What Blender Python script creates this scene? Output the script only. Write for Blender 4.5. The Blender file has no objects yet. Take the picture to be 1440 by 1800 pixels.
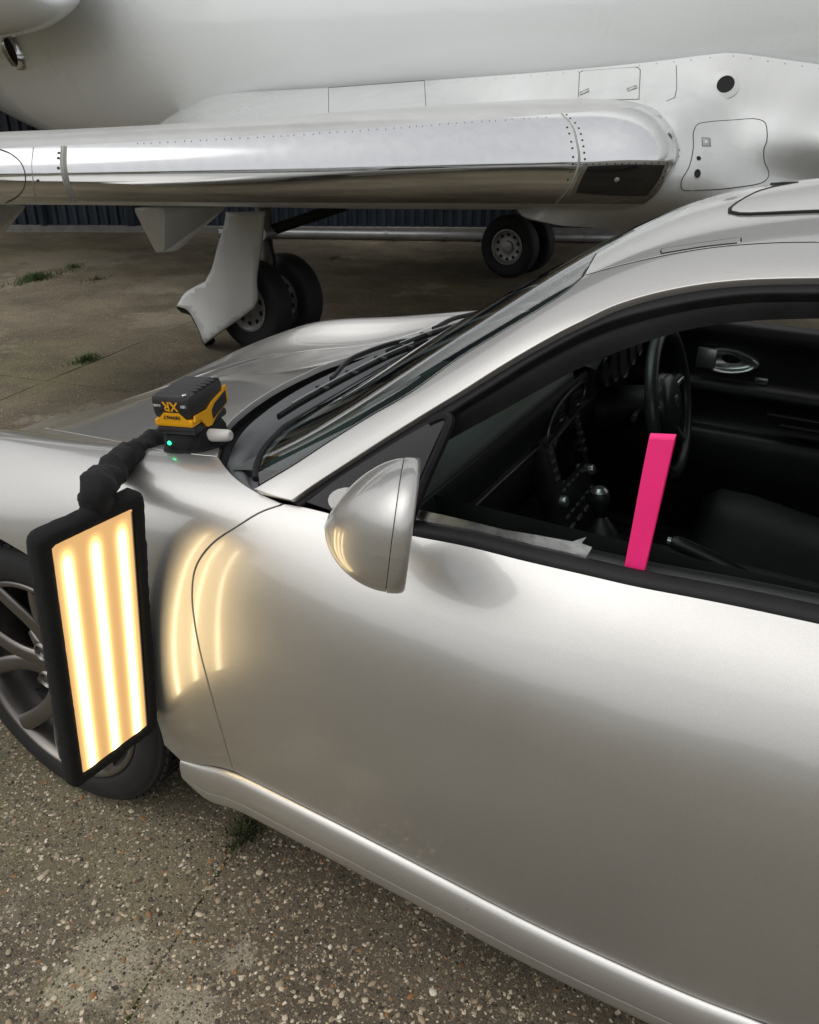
import bpy, bmesh, math, random
import numpy as np
from mathutils import Vector, Matrix
from mathutils.geometry import delaunay_2d_cdt
random.seed(7); RNG = np.random.default_rng(7)
R = math.radians
scene = bpy.context.scene
COL = scene.collection

# ------------------------------------------------------------------ camera
FPX, YH, YAW, CAMH, ROLL = 1400.0, 195.0, R(28.0), 1.42, R(1.0)      # focal length in photo pixels, horizon row, turn, eye height, roll
PITCH = math.atan((900 - YH) / FPX)
CAM = np.array([0, 0, CAMH])
_fh = np.array([-math.sin(YAW), math.cos(YAW), 0.0])
C_F = _fh * math.cos(PITCH) - np.array([0, 0, math.sin(PITCH)])
C_R = np.array([math.cos(YAW), math.sin(YAW), 0.0])
C_U = np.cross(C_R, C_F)
C_R, C_U = C_R * math.cos(ROLL) + C_U * math.sin(ROLL), -C_R * math.sin(ROLL) + C_U * math.cos(ROLL)
cd = bpy.data.cameras.new('camera'); cam = bpy.data.objects.new('camera', cd); COL.objects.link(cam)
cam.matrix_world = Matrix(((C_R[0], C_U[0], -C_F[0], CAM[0]), (C_R[1], C_U[1], -C_F[1], CAM[1]), (C_R[2], C_U[2], -C_F[2], CAM[2]), (0, 0, 0, 1)))
cd.sensor_fit = 'VERTICAL'; cd.sensor_height = 36.0; cd.lens = 36.0 * FPX / 1800.0
cd.clip_start = 0.02; cd.clip_end = 2000
scene.camera = cam

# ------------------------------------------------------------------ light: an overcast noon
SUN_EL, SUN_AZ = R(56), R(215)
SKYG = 2.6
world = bpy.data.worlds.new('World'); scene.world = world; world.use_nodes = True
wn = world.node_tree.nodes; wl = world.node_tree.links
bg = wn['Background']; bg.inputs['Strength'].default_value = 0.13
sky = wn.new('ShaderNodeTexSky'); sky.sky_type = 'NISHITA'; sky.sun_disc = False
sky.sun_elevation = SUN_EL; sky.sun_rotation = SUN_AZ; sky.dust_density = 6.0; sky.air_density = 1.0; sky.ozone_density = 1.0
hs = wn.new('ShaderNodeHueSaturation'); hs.inputs['Saturation'].default_value = 0.16
gm = wn.new('ShaderNodeGamma'); gm.inputs['Gamma'].default_value = 0.45      # cloud evens out the bright patch round the sun
gain = wn.new('ShaderNodeMix'); gain.data_type = 'RGBA'; gain.blend_type = 'MULTIPLY'; gain.inputs[0].default_value = 1; gain.inputs[7].default_value = (SKYG, SKYG, SKYG * 1.01, 1)
wl.new(sky.outputs[0], hs.inputs['Color']); wl.new(hs.outputs[0], gm.inputs['Color']); wl.new(gm.outputs[0], gain.inputs[6]); wl.new(gain.outputs[2], bg.inputs['Color'])
sl = bpy.data.lights.new('sun', 'SUN'); sl.energy = 0.5; sl.angle = R(75); sl.color = (1, 0.97, 0.93)
so = bpy.data.objects.new('sun', sl); COL.objects.link(so)
sdir = Vector((math.sin(SUN_AZ) * math.cos(SUN_EL), math.cos(SUN_AZ) * math.cos(SUN_EL), math.sin(SUN_EL)))
so.rotation_euler = sdir.to_track_quat('Z', 'Y').to_euler(); so.location = (0, -3, 12)
scene.view_settings.view_transform = 'Standard'; scene.view_settings.look = 'None'
scene.view_settings.gamma = 1.0; scene.view_settings.exposure = 0.34
scene.view_settings.use_curve_mapping = False

# ------------------------------------------------------------------ helpers
def ray(p):
    return C_F + C_R * ((p[0] - 720) / FPX) - C_U * ((p[1] - 900) / FPX)
def at_plane(p, o, n):
    d = ray(p); n = np.array(n, float); o = np.array(o, float)
    return CAM + d * (((o - CAM) @ n) / (d @ n))
def at_z(p, z): return at_plane(p, (0, 0, z), (0, 0, 1))
def at_y(p, y): return at_plane(p, (0, y, 0), (0, 1, 0))
def at_x(p, x): return at_plane(p, (x, 0, 0), (1, 0, 0))
def at_d(p, d): return CAM + ray(p) * d
def proj(P):
    v = np.atleast_2d(P) - CAM; z = v @ C_F
    return np.stack([720 + FPX * (v @ C_R) / z, 900 - FPX * (v @ C_U) / z], -1), z

def tag(o, label=None, cat=None, group=None, kind=None):
    if label: o['label'] = label
    if cat: o['category'] = cat
    if group: o['group'] = group
    if kind: o['kind'] = kind
    return o
def empty(name, loc=(0, 0, 0), label=None, cat=None, group=None, rz=0.0):
    o = bpy.data.objects.new(name, None); COL.objects.link(o); o.location = loc; o.rotation_euler = (0, 0, rz)
    o.empty_display_size = 0.05
    return tag(o, label, cat, group)
def adopt(o, parent):
    """parent without moving: children are built in world coordinates"""
    if parent is not None:
        o.parent = parent
        m = Matrix.Identity(4); q = parent; ch = []
        while q is not None:
            ch.append(q); q = q.parent
        for q in reversed(ch):
            m = m @ (q.matrix_parent_inverse @ q.matrix_basis)
        o.matrix_parent_inverse = m.inverted()
    return o
def mesh_obj(name, verts, faces, mat, parent=None, smooth=True, normals=None):
    me = bpy.data.meshes.new(name); me.from_pydata([tuple(map(float, v)) for v in verts], [], [tuple(map(int, f)) for f in faces])
    me.update()
    if smooth: me.polygons.foreach_set('use_smooth', [True] * len(me.polygons))
    if mat is not None: me.materials.append(mat)
    if normals is not None: me.normals_split_custom_set_from_vertices([tuple(n) for n in normals])
    o = bpy.data.objects.new(name, me); COL.objects.link(o)
    return adopt(o, parent)

class MB:
    """collects simple shapes into one mesh"""
    def __init__(s): s.v = []; s.f = []
    def add(s, v, f):
        b = len(s.v); s.v.extend([np.array(p, float) for p in v]); s.f.extend([tuple(b + i for i in q) for q in f]); return s
    def box(s, c, sz, ax=None, bev=0.0):
        c = np.array(c, float); A = np.eye(3) if ax is None else np.array(ax, float)
        hx, hy, hz = [q / 2 for q in sz]
        if bev <= 0:
            v = [c + A[0] * i * hx + A[1] * j * hy + A[2] * k * hz for k in (-1, 1) for j in (-1, 1) for i in (-1, 1)]
            return s.add(v, [(0, 2, 3, 1), (4, 5, 7, 6), (0, 1, 5, 4), (2, 6, 7, 3), (0, 4, 6, 2), (1, 3, 7, 5)])
        b = min(bev, hx * .9, hy * .9, hz * .9); bm = bmesh.new(); bmesh.ops.create_cube(bm, size=1)
        for q in bm.verts: q.co = Vector((q.co.x * 2 * hx, q.co.y * 2 * hy, q.co.z * 2 * hz))
        bmesh.ops.bevel(bm, geom=bm.edges[:], offset=b, segments=2, affect='EDGES', profile=0.5)
        v = [c + A[0] * q.co.x + A[1] * q.co.y + A[2] * q.co.z for q in bm.verts]; bm.verts.index_update()
        s.add(v, [[w.index for w in q.verts] for q in bm.faces]); bm.free(); return s
    def tube(s, pts, r, n=10, cap=True, closed=False, sq=None, up=None):
        P = np.array(pts, float); m = len(P); rr = np.full(m, r) if np.isscalar(r) else np.array(r, float)
        if closed: T = np.roll(P, -1, 0) - np.roll(P, 1, 0)
        else: T = np.gradient(P, axis=0)
        T /= np.linalg.norm(T, axis=1)[:, None] + 1e-12
        u = np.array(up if up is not None else ((0, 0, 1) if abs(T[0][2]) < .9 else (1, 0, 0)), float)
        vs = []; a = np.linspace(0, 2 * np.pi, n, endpoint=False)
        for i in range(m):
            u = u - T[i] * (u @ T[i]); u /= np.linalg.norm(u); w = np.cross(T[i], u)
            k = 1.0 if sq is None else sq
            for q in a: vs.append(P[i] + (u * math.cos(q) * k + w * math.sin(q)) * rr[i])
        f = []
        for i in range(m if closed else m - 1):
            i2 = (i + 1) % m
            for j in range(n):
                j2 = (j + 1) % n; f.append((i * n + j, i * n + j2, i2 * n + j2, i2 * n + j))
        if cap and not closed:
            f.append(tuple(range(n - 1, -1, -1))); f.append(tuple((m - 1) * n + j for j in range(n)))
        return s.add(vs, f)
    def lathe(s, prof, o, axis, n=48, u=None, close=False, a0=0, a1=2 * np.pi):
        """prof: (radius, along) pairs"""
        o = np.array(o, float); ax = np.array(axis, float); ax /= np.linalg.norm(ax)
        u = np.array(u if u is not None else ((0, 0, 1) if abs(ax[2]) < .9 else (1, 0, 0)), float)
        u -= ax * (u @ ax); u /= np.linalg.norm(u); w = np.cross(ax, u); m = len(prof); vs = []; full = abs(a1 - a0 - 2 * np.pi) < 1e-6
        N = n if full else n + 1
        for a in np.linspace(a0, a1, N, endpoint=not full):
            for r_, h_ in prof: vs.append(o + ax * h_ + (u * math.cos(a) + w * math.sin(a)) * r_)
        f = []
        for i in range(n):
            i2 = (i + 1) % N
            for j in range(m if close else m - 1):
                j2 = (j + 1) % m; f.append((i * m + j, i2 * m + j, i2 * m + j2, i * m + j2))
        return s.add(vs, f)
    def disc(s, o, axis, r, n=24, sx=1.0, u=None):
        o = np.array(o, float); ax = np.array(axis, float); ax /= np.linalg.norm(ax)
        u = np.array(u if u is not None else ((0, 0, 1) if abs(ax[2]) < .9 else (1, 0, 0)), float)
        u -= ax * (u @ ax); u /= np.linalg.norm(u); w = np.cross(ax, u)
        v = [o + (u * math.cos(a) + w * math.sin(a) * sx) * r for a in np.linspace(0, 2 * np.pi, n, endpoint=False)]
        return s.add(v, [tuple(range(n))])
    def prism(s, loop, dvec):
        """a closed loop of points pushed along dvec"""
        n = len(loop); d = np.array(dvec, float); a = [np.array(p, float) for p in loop]
        return s.add(a + [p + d for p in a], [tuple(range(n - 1, -1, -1)), tuple(range(n, 2 * n))] + [(i, (i + 1) % n, n + (i + 1) % n, n + i) for i in range(n)])
    def grid(s, P, flip=False):
        """P[i][j] a grid of points"""
        P = np.array(P, float); a, b, _ = P.shape; f = []
        for i in range(a - 1):
            for j in range(b - 1):
                q = (i * b + j, i * b + j + 1, (i + 1) * b + j + 1, (i + 1) * b + j); f.append(q[::-1] if flip else q)
        return s.add(P.reshape(-1, 3), f)
    def build(s, name, mat, parent=None, smooth=True, fix=True, sharp=35):
        o = mesh_obj(name, s.v, s.f, mat, parent, smooth)
        if fix:
            bm = bmesh.new(); bm.from_mesh(o.data); bmesh.ops.recalc_face_normals(bm, faces=bm.faces[:])
            if smooth:
                for e in bm.edges:
                    if len(e.link_faces) == 2 and e.calc_face_angle(0) > R(sharp): e.smooth = False
            bm.to_mesh(o.data); bm.free()
        return o

def crv(pts, step=6.0, closed=False):
    """smooth curve through points (any dimension), resampled about every step"""
    P = np.array(pts, float); n = len(P)
    if n < 3 and not closed:
        m = max(2, int(np.linalg.norm(P[1] - P[0]) / step) + 1)
        return P[0] + (P[1] - P[0]) * np.linspace(0, 1, m)[:, None]
    out = []
    for i in range(n if closed else n - 1):
        p1, p2 = P[i], P[(i + 1) % n]
        p0 = P[(i - 1) % n] if closed or i > 0 else 2 * p1 - p2
        p3 = P[(i + 2) % n] if closed or i < n - 2 else 2 * p2 - p1
        d0, d1, d2 = [max(np.linalg.norm(q), 1e-9) ** .5 for q in (p1 - p0, p2 - p1, p3 - p2)]
        m1 = (p2 - p1) + d1 * ((p1 - p0) / d0 - (p2 - p0) / (d0 + d1)); m2 = (p2 - p1) + d1 * ((p3 - p2) / d2 - (p3 - p1) / (d1 + d2))
        k = max(2, int(np.linalg.norm(p2 - p1) / step) + 1); t = np.linspace(0, 1, k, endpoint=False)[:, None]
        out.append((2 * t**3 - 3 * t**2 + 1) * p1 + (t**3 - 2 * t**2 + t) * m1 + (-2 * t**3 + 3 * t**2) * p2 + (t**3 - t**2) * m2)
    if not closed: out.append(P[-1:])
    return np.concatenate(out)

def nat_m(n):
    A = np.zeros((n, n)); B = np.zeros((n, n)); A[0, 0] = A[-1, -1] = 1
    for i in range(1, n - 1):
        A[i, i - 1] = A[i, i + 1] = 1; A[i, i] = 4; B[i, i - 1] = B[i, i + 1] = 6; B[i, i] = -12
    return np.linalg.solve(A, B)
class Surf:
    """smooth sheet through a net of points, stations along the car x steps round the section"""
    def __init__(s, net, inside):
        s.C = np.array(net, float); s.n, s.m, _ = s.C.shape; s.Mu = nat_m(s.n); s.Mv = nat_m(s.m); s.sg = 1.0
        g = np.array([[0.5 * (s.n - 1), 1.5]]); q = s.P(g)[0]
        if s.N(g)[0] @ (q - np.array(inside)) < 0: s.sg = -1.0
        us = np.linspace(0, s.n - 1, 180); vs = np.linspace(0, s.m - 1, 200)
        s.guv = np.stack(np.meshgrid(us, vs, indexing='ij'), -1).reshape(-1, 2); s.gP = s.P(s.guv); s.gpx, s.gz = proj(s.gP)
        s.gface = np.einsum('ij,ij->i', s.N(s.guv), CAM - s.gP) > 0.01
        cu = np.linspace(0, s.n - 1, 400); s.cu = cu; s.cx = s.P(np.stack([cu, cu * 0 + 2], -1))[:, 0]
    def W(s, t, n, M):
        i = np.clip(np.floor(t).astype(int), 0, n - 2); f = t - i; W = np.zeros((len(t), n)); k = np.arange(len(t))
        W[k, i] += 1 - f; W[k, i + 1] += f
        a = ((1 - f)**3 - (1 - f)) / 6; b = (f**3 - f) / 6
        return W + a[:, None] * M[i] + b[:, None] * M[i + 1]
    def P(s, uv):
        uv = np.atleast_2d(uv); return np.einsum('ki,ijc,kj->kc', s.W(uv[:, 0], s.n, s.Mu), s.C, s.W(uv[:, 1], s.m, s.Mv), optimize=True)
    def D(s, uv, h=1e-3):
        uv = np.atleast_2d(uv); e0 = np.array([h, 0]); e1 = np.array([0, h])
        return (s.P(uv + e0) - s.P(uv - e0)) / (2 * h), (s.P(uv + e1) - s.P(uv - e1)) / (2 * h)
    def N(s, uv):
        a, b = s.D(uv); n = np.cross(a, b); return s.sg * n / (np.linalg.norm(n, axis=1)[:, None] + 1e-12)
    def u_of(s, x): return np.interp(x, s.cx, s.cu)
    def trace(s, px, it=14):
        px = np.atleast_2d(np.array(px, float)); out = []
        for p in px:
            d = np.linalg.norm(s.gpx - p, axis=1) + np.where(s.gface & (s.gz > .1), 0, 1e5)
            near = d < d.min() + 10; k = np.argmin(d + np.where(near, 0, 1e4) + s.gz * 6); out.append(s.guv[k])
        uv = np.array(out); best = uv.copy(); be = np.linalg.norm(proj(s.P(uv))[0] - px, axis=1)
        for _ in range(it):
            f0 = proj(s.P(uv))[0]; h = 1e-3
            a = (proj(s.P(uv + [h, 0]))[0] - f0) / h; b = (proj(s.P(uv + [0, h]))[0] - f0) / h
            r = px - f0; det = a[:, 0] * b[:, 1] - a[:, 1] * b[:, 0]; det = np.where(abs(det) < 1e-6, 1e-6, det)
            du = (r[:, 0] * b[:, 1] - r[:, 1] * b[:, 0]) / det; dv = (a[:, 0] * r[:, 1] - a[:, 1] * r[:, 0]) / det
            uv = uv + np.clip(np.stack([du, dv], -1), -.35, .35); uv[:, 0] = np.clip(uv[:, 0], -.3, s.n - .7); uv[:, 1] = np.clip(uv[:, 1], -.3, s.m - .7)
            e = np.linalg.norm(proj(s.P(uv))[0] - px, axis=1); ok = e < be; best[ok] = uv[ok]; be[ok] = e[ok]
        return best
    def mir(s, uv):
        uv = np.array(uv, float); uv[:, 1] = s.m - 1 - uv[:, 1]; return uv

def panel(name, surf, loop, mat, parent, gap=.0022, depth=.014, res=.02, off=0.0, lip=.0016, fn=None):
    """a sheet of the surface inside a closed uv loop, with a rounded edge turned inward; fn moves points (relief)"""
    L = np.array(loop, float); keep = [0]
    P3 = surf.P(L)
    for i in range(1, len(L)):
        if np.linalg.norm(P3[i] - P3[keep[-1]]) > .0025: keep.append(i)
    if np.linalg.norm(P3[keep[-1]] - P3[0]) < .0025: keep.pop()
    L = L[keep]; P3 = P3[keep]
    area = 0.5 * np.sum(L[:, 0] * np.roll(L[:, 1], -1) - np.roll(L[:, 0], -1) * L[:, 1])
    if area < 0: L = L[::-1]; P3 = P3[::-1]
    if gap:
        T = np.roll(P3, -1, 0) - np.roll(P3, 1, 0); T /= np.linalg.norm(T, axis=1)[:, None] + 1e-9
        a, b = surf.D(L); n = np.cross(a, b); n /= np.linalg.norm(n, axis=1)[:, None]
        I = np.cross(n, T) * gap
        aa = (a * a).sum(1); bb = (b * b).sum(1); ab = (a * b).sum(1); ia = (I * a).sum(1); ib = (I * b).sum(1); de = aa * bb - ab * ab
        L = L + np.stack([(ia * bb - ib * ab) / de, (ib * aa - ia * ab) / de], -1)
    a, b = surf.D(L); su = np.median(np.linalg.norm(a, axis=1)); sv = np.median(np.linalg.norm(b, axis=1)); S = np.array([su, sv])
    Q = L * S; lo = Q.min(0); hi = Q.max(0)
    g = np.stack(np.meshgrid(np.arange(lo[0], hi[0], res), np.arange(lo[1], hi[1], res), indexing='ij'), -1)
    g[:, 1::2, 0] += res / 2; g = g.reshape(-1, 2)
    A = Q; Bq = np.roll(Q, -1, 0); ins = np.zeros(len(g), bool); dist = np.full(len(g), 9.0)
    for p, q in zip(A, Bq):
        c = ((p[1] > g[:, 1]) != (q[1] > g[:, 1])) & (g[:, 0] < (q[0] - p[0]) * (g[:, 1] - p[1]) / (q[1] - p[1] + 1e-15) + p[0]); ins ^= c
        e = q - p; t = np.clip(((g - p) @ e) / (e @ e + 1e-15), 0, 1); dist = np.minimum(dist, np.linalg.norm(g - p - t[:, None] * e, axis=1))
    g = g[ins & (dist > res * .45)]
    pts = [Vector(q) for q in np.concatenate([Q, g])]; nb = len(Q)
    vo, eo, fo, *_ = delaunay_2d_cdt(pts, [(i, (i + 1) % nb) for i in range(nb)], [], 1, 1e-7)
    uv = np.array([tuple(q) for q in vo]) / S; N = surf.N(uv); V = surf.P(uv) + N * off
    if fn is not None: V = fn(V, N, uv)
    F = [list(f) for f in fo]
    tri = np.array([f[:3] for f in F]); fnm = np.cross(V[tri[:, 1]] - V[tri[:, 0]], V[tri[:, 2]] - V[tri[:, 0]])
    if (fnm * N[tri[:, 0]]).sum() < 0: F = [f[::-1] for f in F]
    cnt = {}
    for f in F:
        for i in range(len(f)):
            e = (f[i], f[(i + 1) % len(f)]); cnt[e] = cnt.get(e, 0) + 1
    be = [e for e in cnt if (e[1], e[0]) not in cnt]
    acc = {}
    for i, j in be:
        t = V[j] - V[i]; o = np.cross(t, N[i]); l = np.linalg.norm(o)
        if l > 1e-12:
            for k in (i, j): acc[k] = acc.get(k, 0) + o / l
    base = len(V); idx = {k: q for q, k in enumerate(acc)}; m = len(idx); rings = []; rn = []
    O = np.array([acc[k] / (np.linalg.norm(acc[k]) + 1e-9) for k in idx]); Vb = V[list(idx)]; Nb = N[list(idx)]
    for do, dn, bo, bn in ((lip * .7, lip * .3, .7, .7), (lip, lip, 1, 0.1), (lip, depth, 1, 0)):
        rings.append(Vb + O * do - Nb * dn); q = O * bo + Nb * bn; rn.append(q / np.linalg.norm(q, axis=1)[:, None])
    for i, j in be:
        if i in idx and j in idx:
            a = [i] + [base + k * m + idx[i] for k in range(3)]; b2 = [j] + [base + k * m + idx[j] for k in range(3)]
            for k in range(3): F.append([b2[k], a[k], a[k + 1], b2[k + 1]])
    return mesh_obj(name, np.concatenate([V] + rings), F, mat, parent, True, np.concatenate([N] + rn))

# ------------------------------------------------------------------ materials
def new_mat(name):
    m = bpy.data.materials.new(name); m.use_nodes = True
    return m, m.node_tree.nodes, m.node_tree.links, m.node_tree.nodes['Principled BSDF']
def pbr(name, col, rough=.5, metal=0.0, coat=0.0, coat_r=.03, bump=0.0, bscale=200, var=0.0, vscale=8, spec=.5, dirt=None):
    m, n, l, p = new_mat(name)
    p.inputs['Base Color'].default_value = (*col, 1); p.inputs['Roughness'].default_value = rough; p.inputs['Metallic'].default_value = metal
    p.inputs['Coat Weight'].default_value = coat; p.inputs['Coat Roughness'].default_value = coat_r; p.inputs['Specular IOR Level'].default_value = spec
    tc = n.new('ShaderNodeTexCoord')
    if var:
        t = n.new('ShaderNodeTexNoise'); t.inputs['Scale'].default_value = vscale; t.inputs['Detail'].default_value = 6; l.new(tc.outputs['Object'], t.inputs['Vector'])
        mp = n.new('ShaderNodeMapRange'); mp.inputs['From Min'].default_value = .3; mp.inputs['From Max'].default_value = .7
        mp.inputs['To Min'].default_value = 1 - var; mp.inputs['To Max'].default_value = 1 + var; l.new(t.outputs['Fac'], mp.inputs['Value'])
        mx = n.new('ShaderNodeMix'); mx.data_type = 'RGBA'; mx.blend_type = 'MULTIPLY'; mx.inputs[0].default_value = 1
        mx.inputs[6].default_value = (*col, 1); l.new(mp.outputs[0], mx.inputs[7]); l.new(mx.outputs[2], p.inputs['Base Color'])
        mr = n.new('ShaderNodeMapRange'); mr.inputs['To Min'].default_value = max(0, rough - .06 * (1 if var else 0)); mr.inputs['To Max'].default_value = rough + .08
        l.new(t.outputs['Fac'], mr.inputs['Value']); l.new(mr.outputs[0], p.inputs['Roughness'])
    if bump:
        t2 = n.new('ShaderNodeTexNoise'); t2.inputs['Scale'].default_value = bscale; t2.inputs['Detail'].default_value = 4; l.new(tc.outputs['Object'], t2.inputs['Vector'])
        b = n.new('ShaderNodeBump'); b.inputs['Strength'].default_value = bump; b.inputs['Distance'].default_value = .002; l.new(t2.outputs['Fac'], b.inputs['Height']); l.new(b.outputs[0], p.inputs['Normal'])
    return m
def car_paint(name, col, rough=.30, dust=.35):
    m, n, l, p = new_mat(name)
    tc = n.new('ShaderNodeTexCoord')
    p.inputs['Metallic'].default_value = .74; p.inputs['Coat Weight'].default_value = 1.0; p.inputs['Coat IOR'].default_value = 1.54
    big = n.new('ShaderNodeTexNoise'); big.inputs['Scale'].default_value = 5; big.inputs['Detail'].default_value = 8; big.inputs['Roughness'].default_value = .65; l.new(tc.outputs['Object'], big.inputs['Vector'])
    fl = n.new('ShaderNodeTexVoronoi'); fl.inputs['Scale'].default_value = 1500; l.new(tc.outputs['Object'], fl.inputs['Vector'])
    sp = n.new('ShaderNodeTexVoronoi'); sp.inputs['Scale'].default_value = 13; l.new(tc.outputs['Object'], sp.inputs['Vector'])
    spr = n.new('ShaderNodeMapRange'); spr.inputs['From Min'].default_value = .034; spr.inputs['From Max'].default_value = .016; spr.inputs['To Min'].default_value = 0; spr.inputs['To Max'].default_value = .35; l.new(sp.outputs['Distance'], spr.inputs['Value'])
    sel = n.new('ShaderNodeMath'); sel.operation = 'GREATER_THAN'; sel.inputs[1].default_value = .86
    sx = n.new('ShaderNodeSeparateColor'); l.new(sp.outputs['Color'], sx.inputs[0]); l.new(sx.outputs[0], sel.inputs[0])
    mm = n.new('ShaderNodeMath'); mm.operation = 'MULTIPLY'; l.new(spr.outputs[0], mm.inputs[0]); l.new(sel.outputs[0], mm.inputs[1])
    fv = n.new('ShaderNodeMapRange'); fv.inputs['To Min'].default_value = .93; fv.inputs['To Max'].default_value = 1.07
    fs = n.new('ShaderNodeSeparateColor'); l.new(fl.outputs['Color'], fs.inputs[0]); l.new(fs.outputs[0], fv.inputs['Value'])
    c1 = n.new('ShaderNodeMix'); c1.data_type = 'RGBA'; c1.blend_type = 'MULTIPLY'; c1.inputs[0].default_value = 1; c1.inputs[6].default_value = (*col, 1); l.new(fv.outputs[0], c1.inputs[7])
    c2 = n.new('ShaderNodeMix'); c2.data_type = 'RGBA'; c2.inputs[7].default_value = (.12, .11, .09, 1); l.new(mm.outputs[0], c2.inputs[0]); l.new(c1.outputs[2], c2.inputs[6])
    l.new(c2.outputs[2], p.inputs['Base Color'])
    rr = n.new('ShaderNodeMapRange'); rr.inputs['From Min'].default_value = .3; rr.inputs['From Max'].default_value = .75; rr.inputs['To Min'].default_value = rough - .03; rr.inputs['To Max'].default_value = rough + .06
    l.new(big.outputs['Fac'], rr.inputs['Value']); l.new(rr.outputs[0], p.inputs['Roughness'])
    cr = n.new('ShaderNodeMapRange'); cr.inputs['From Min'].default_value = .4; cr.inputs['From Max'].default_value = .8; cr.inputs['To Min'].default_value = .055; cr.inputs['To Max'].default_value = .055 + .12 * dust
    l.new(big.outputs['Fac'], cr.inputs['Value']); l.new(cr.outputs[0], p.inputs['Coat Roughness'])
    # faint orange peel and hand-rubbed waviness
    w = n.new('ShaderNodeTexNoise'); w.inputs['Scale'].default_value = 14; w.inputs['Detail'].default_value = 2; l.new(tc.outputs['Object'], w.inputs['Vector'])
    b = n.new('ShaderNodeBump'); b.inputs['Strength'].default_value = .06; b.inputs['Distance'].default_value = .0012; l.new(w.outputs['Fac'], b.inputs['Height'])
    l.new(b.outputs[0], p.inputs['Normal']); l.new(b.outputs[0], p.inputs['Coat Normal'])
    return m
def glass(name, tint, rough=0.0, alpha=0.0):
    m, n, l, p = new_mat(name); n.remove(p); out = n['Material Output']
    t = n.new('ShaderNodeBsdfTransparent'); t.inputs['Color'].default_value = (*tint, 1)
    g = n.new('ShaderNodeBsdfGlossy'); g.inputs['Roughness'].default_value = rough; ad = n.new('ShaderNodeMath'); ad.operation = 'ADD'; ad.inputs[1].default_value = .05; g.inputs['Color'].default_value = (1, 1, 1, 1)
    f = n.new('ShaderNodeFresnel'); f.inputs['IOR'].default_value = 1.6
    mx = n.new('ShaderNodeMixShader'); l.new(f.outputs[0], ad.inputs[0]); l.new(ad.outputs[0], mx.inputs[0]); l.new(t.outputs[0], mx.inputs[1]); l.new(g.outputs[0], mx.inputs[2]); l.new(mx.outputs[0], out.inputs['Surface'])
    return m
def emit(name, col, st):
    m, n, l, p = new_mat(name); p.inputs['Base Color'].default_value = (*col, 1); p.inputs['Emission Color'].default_value = (*col, 1); p.inputs['Emission Strength'].default_value = st; return m

M = {}
M['paint'] = car_paint('silver_paint', (.52, .512, .488), .36)
M['rubber'] = pbr('black_rubber', (.009, .009, .0095), .6, bump=.15, bscale=300, var=.25, vscale=20)
M['seal'] = pbr('window_seal_rubber', (.014, .014, .015), .5, var=.2, vscale=30)
M['plastic'] = pbr('black_plastic', (.012, .012, .013), .45, bump=.2, bscale=900, var=.15)
M['cowl'] = pbr('grey_cowl_plastic', (.085, .09, .095), .5, bump=.2, bscale=700, var=.2)
M['leather'] = pbr('black_leather', (.009, .0105, .0105), .45, bump=.25, bscale=350, var=.2)
M['carpet'] = pbr('dark_carpet', (.010, .010, .012), .95)
M['chrome'] = pbr('bright_metal', (.75, .75, .74), .15, 1.0)
M['satin'] = pbr('satin_silver', (.50, .53, .52), .32, .9)
M['wheel'] = pbr('wheel_silver', (.19, .175, .162), .30, .85, coat=.4, var=.1)
M['tyre'] = pbr('tyre_rubber', (.011, .011, .011), .8, bump=.3, bscale=250, var=.3, vscale=15)
M['dark'] = pbr('dark_underside', (.012, .012, .012), .9)
M['brake'] = pbr('brake_disc', (.20, .19, .18), .4, .8)
M['windscreen'] = glass('windscreen_glass', (.70, .86, .80)); M['wheel_hide'] = pbr('smooth_black_hide', (.026, .029, .029), .34, bump=.15, bscale=400); M['bezel'] = pbr('dark_bezel', (.12, .125, .125), .35, .7); M['pad'] = pbr('sky_lit_dash_pad', (.06, .071, .067), .45, bump=.2, bscale=400)  # dash pad: leather tone raised and greened to stand for light through the windscreen
for k_ in ('rubber', 'seal'):
    M[k_].node_tree.nodes['Principled BSDF'].inputs['Specular IOR Level'].default_value = .22
M['clear'] = glass('clear_glass', (.85, .9, .88))
M['mirror'] = pbr('mirror_glass', (.8, .82, .83), .02, 1.0)

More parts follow.
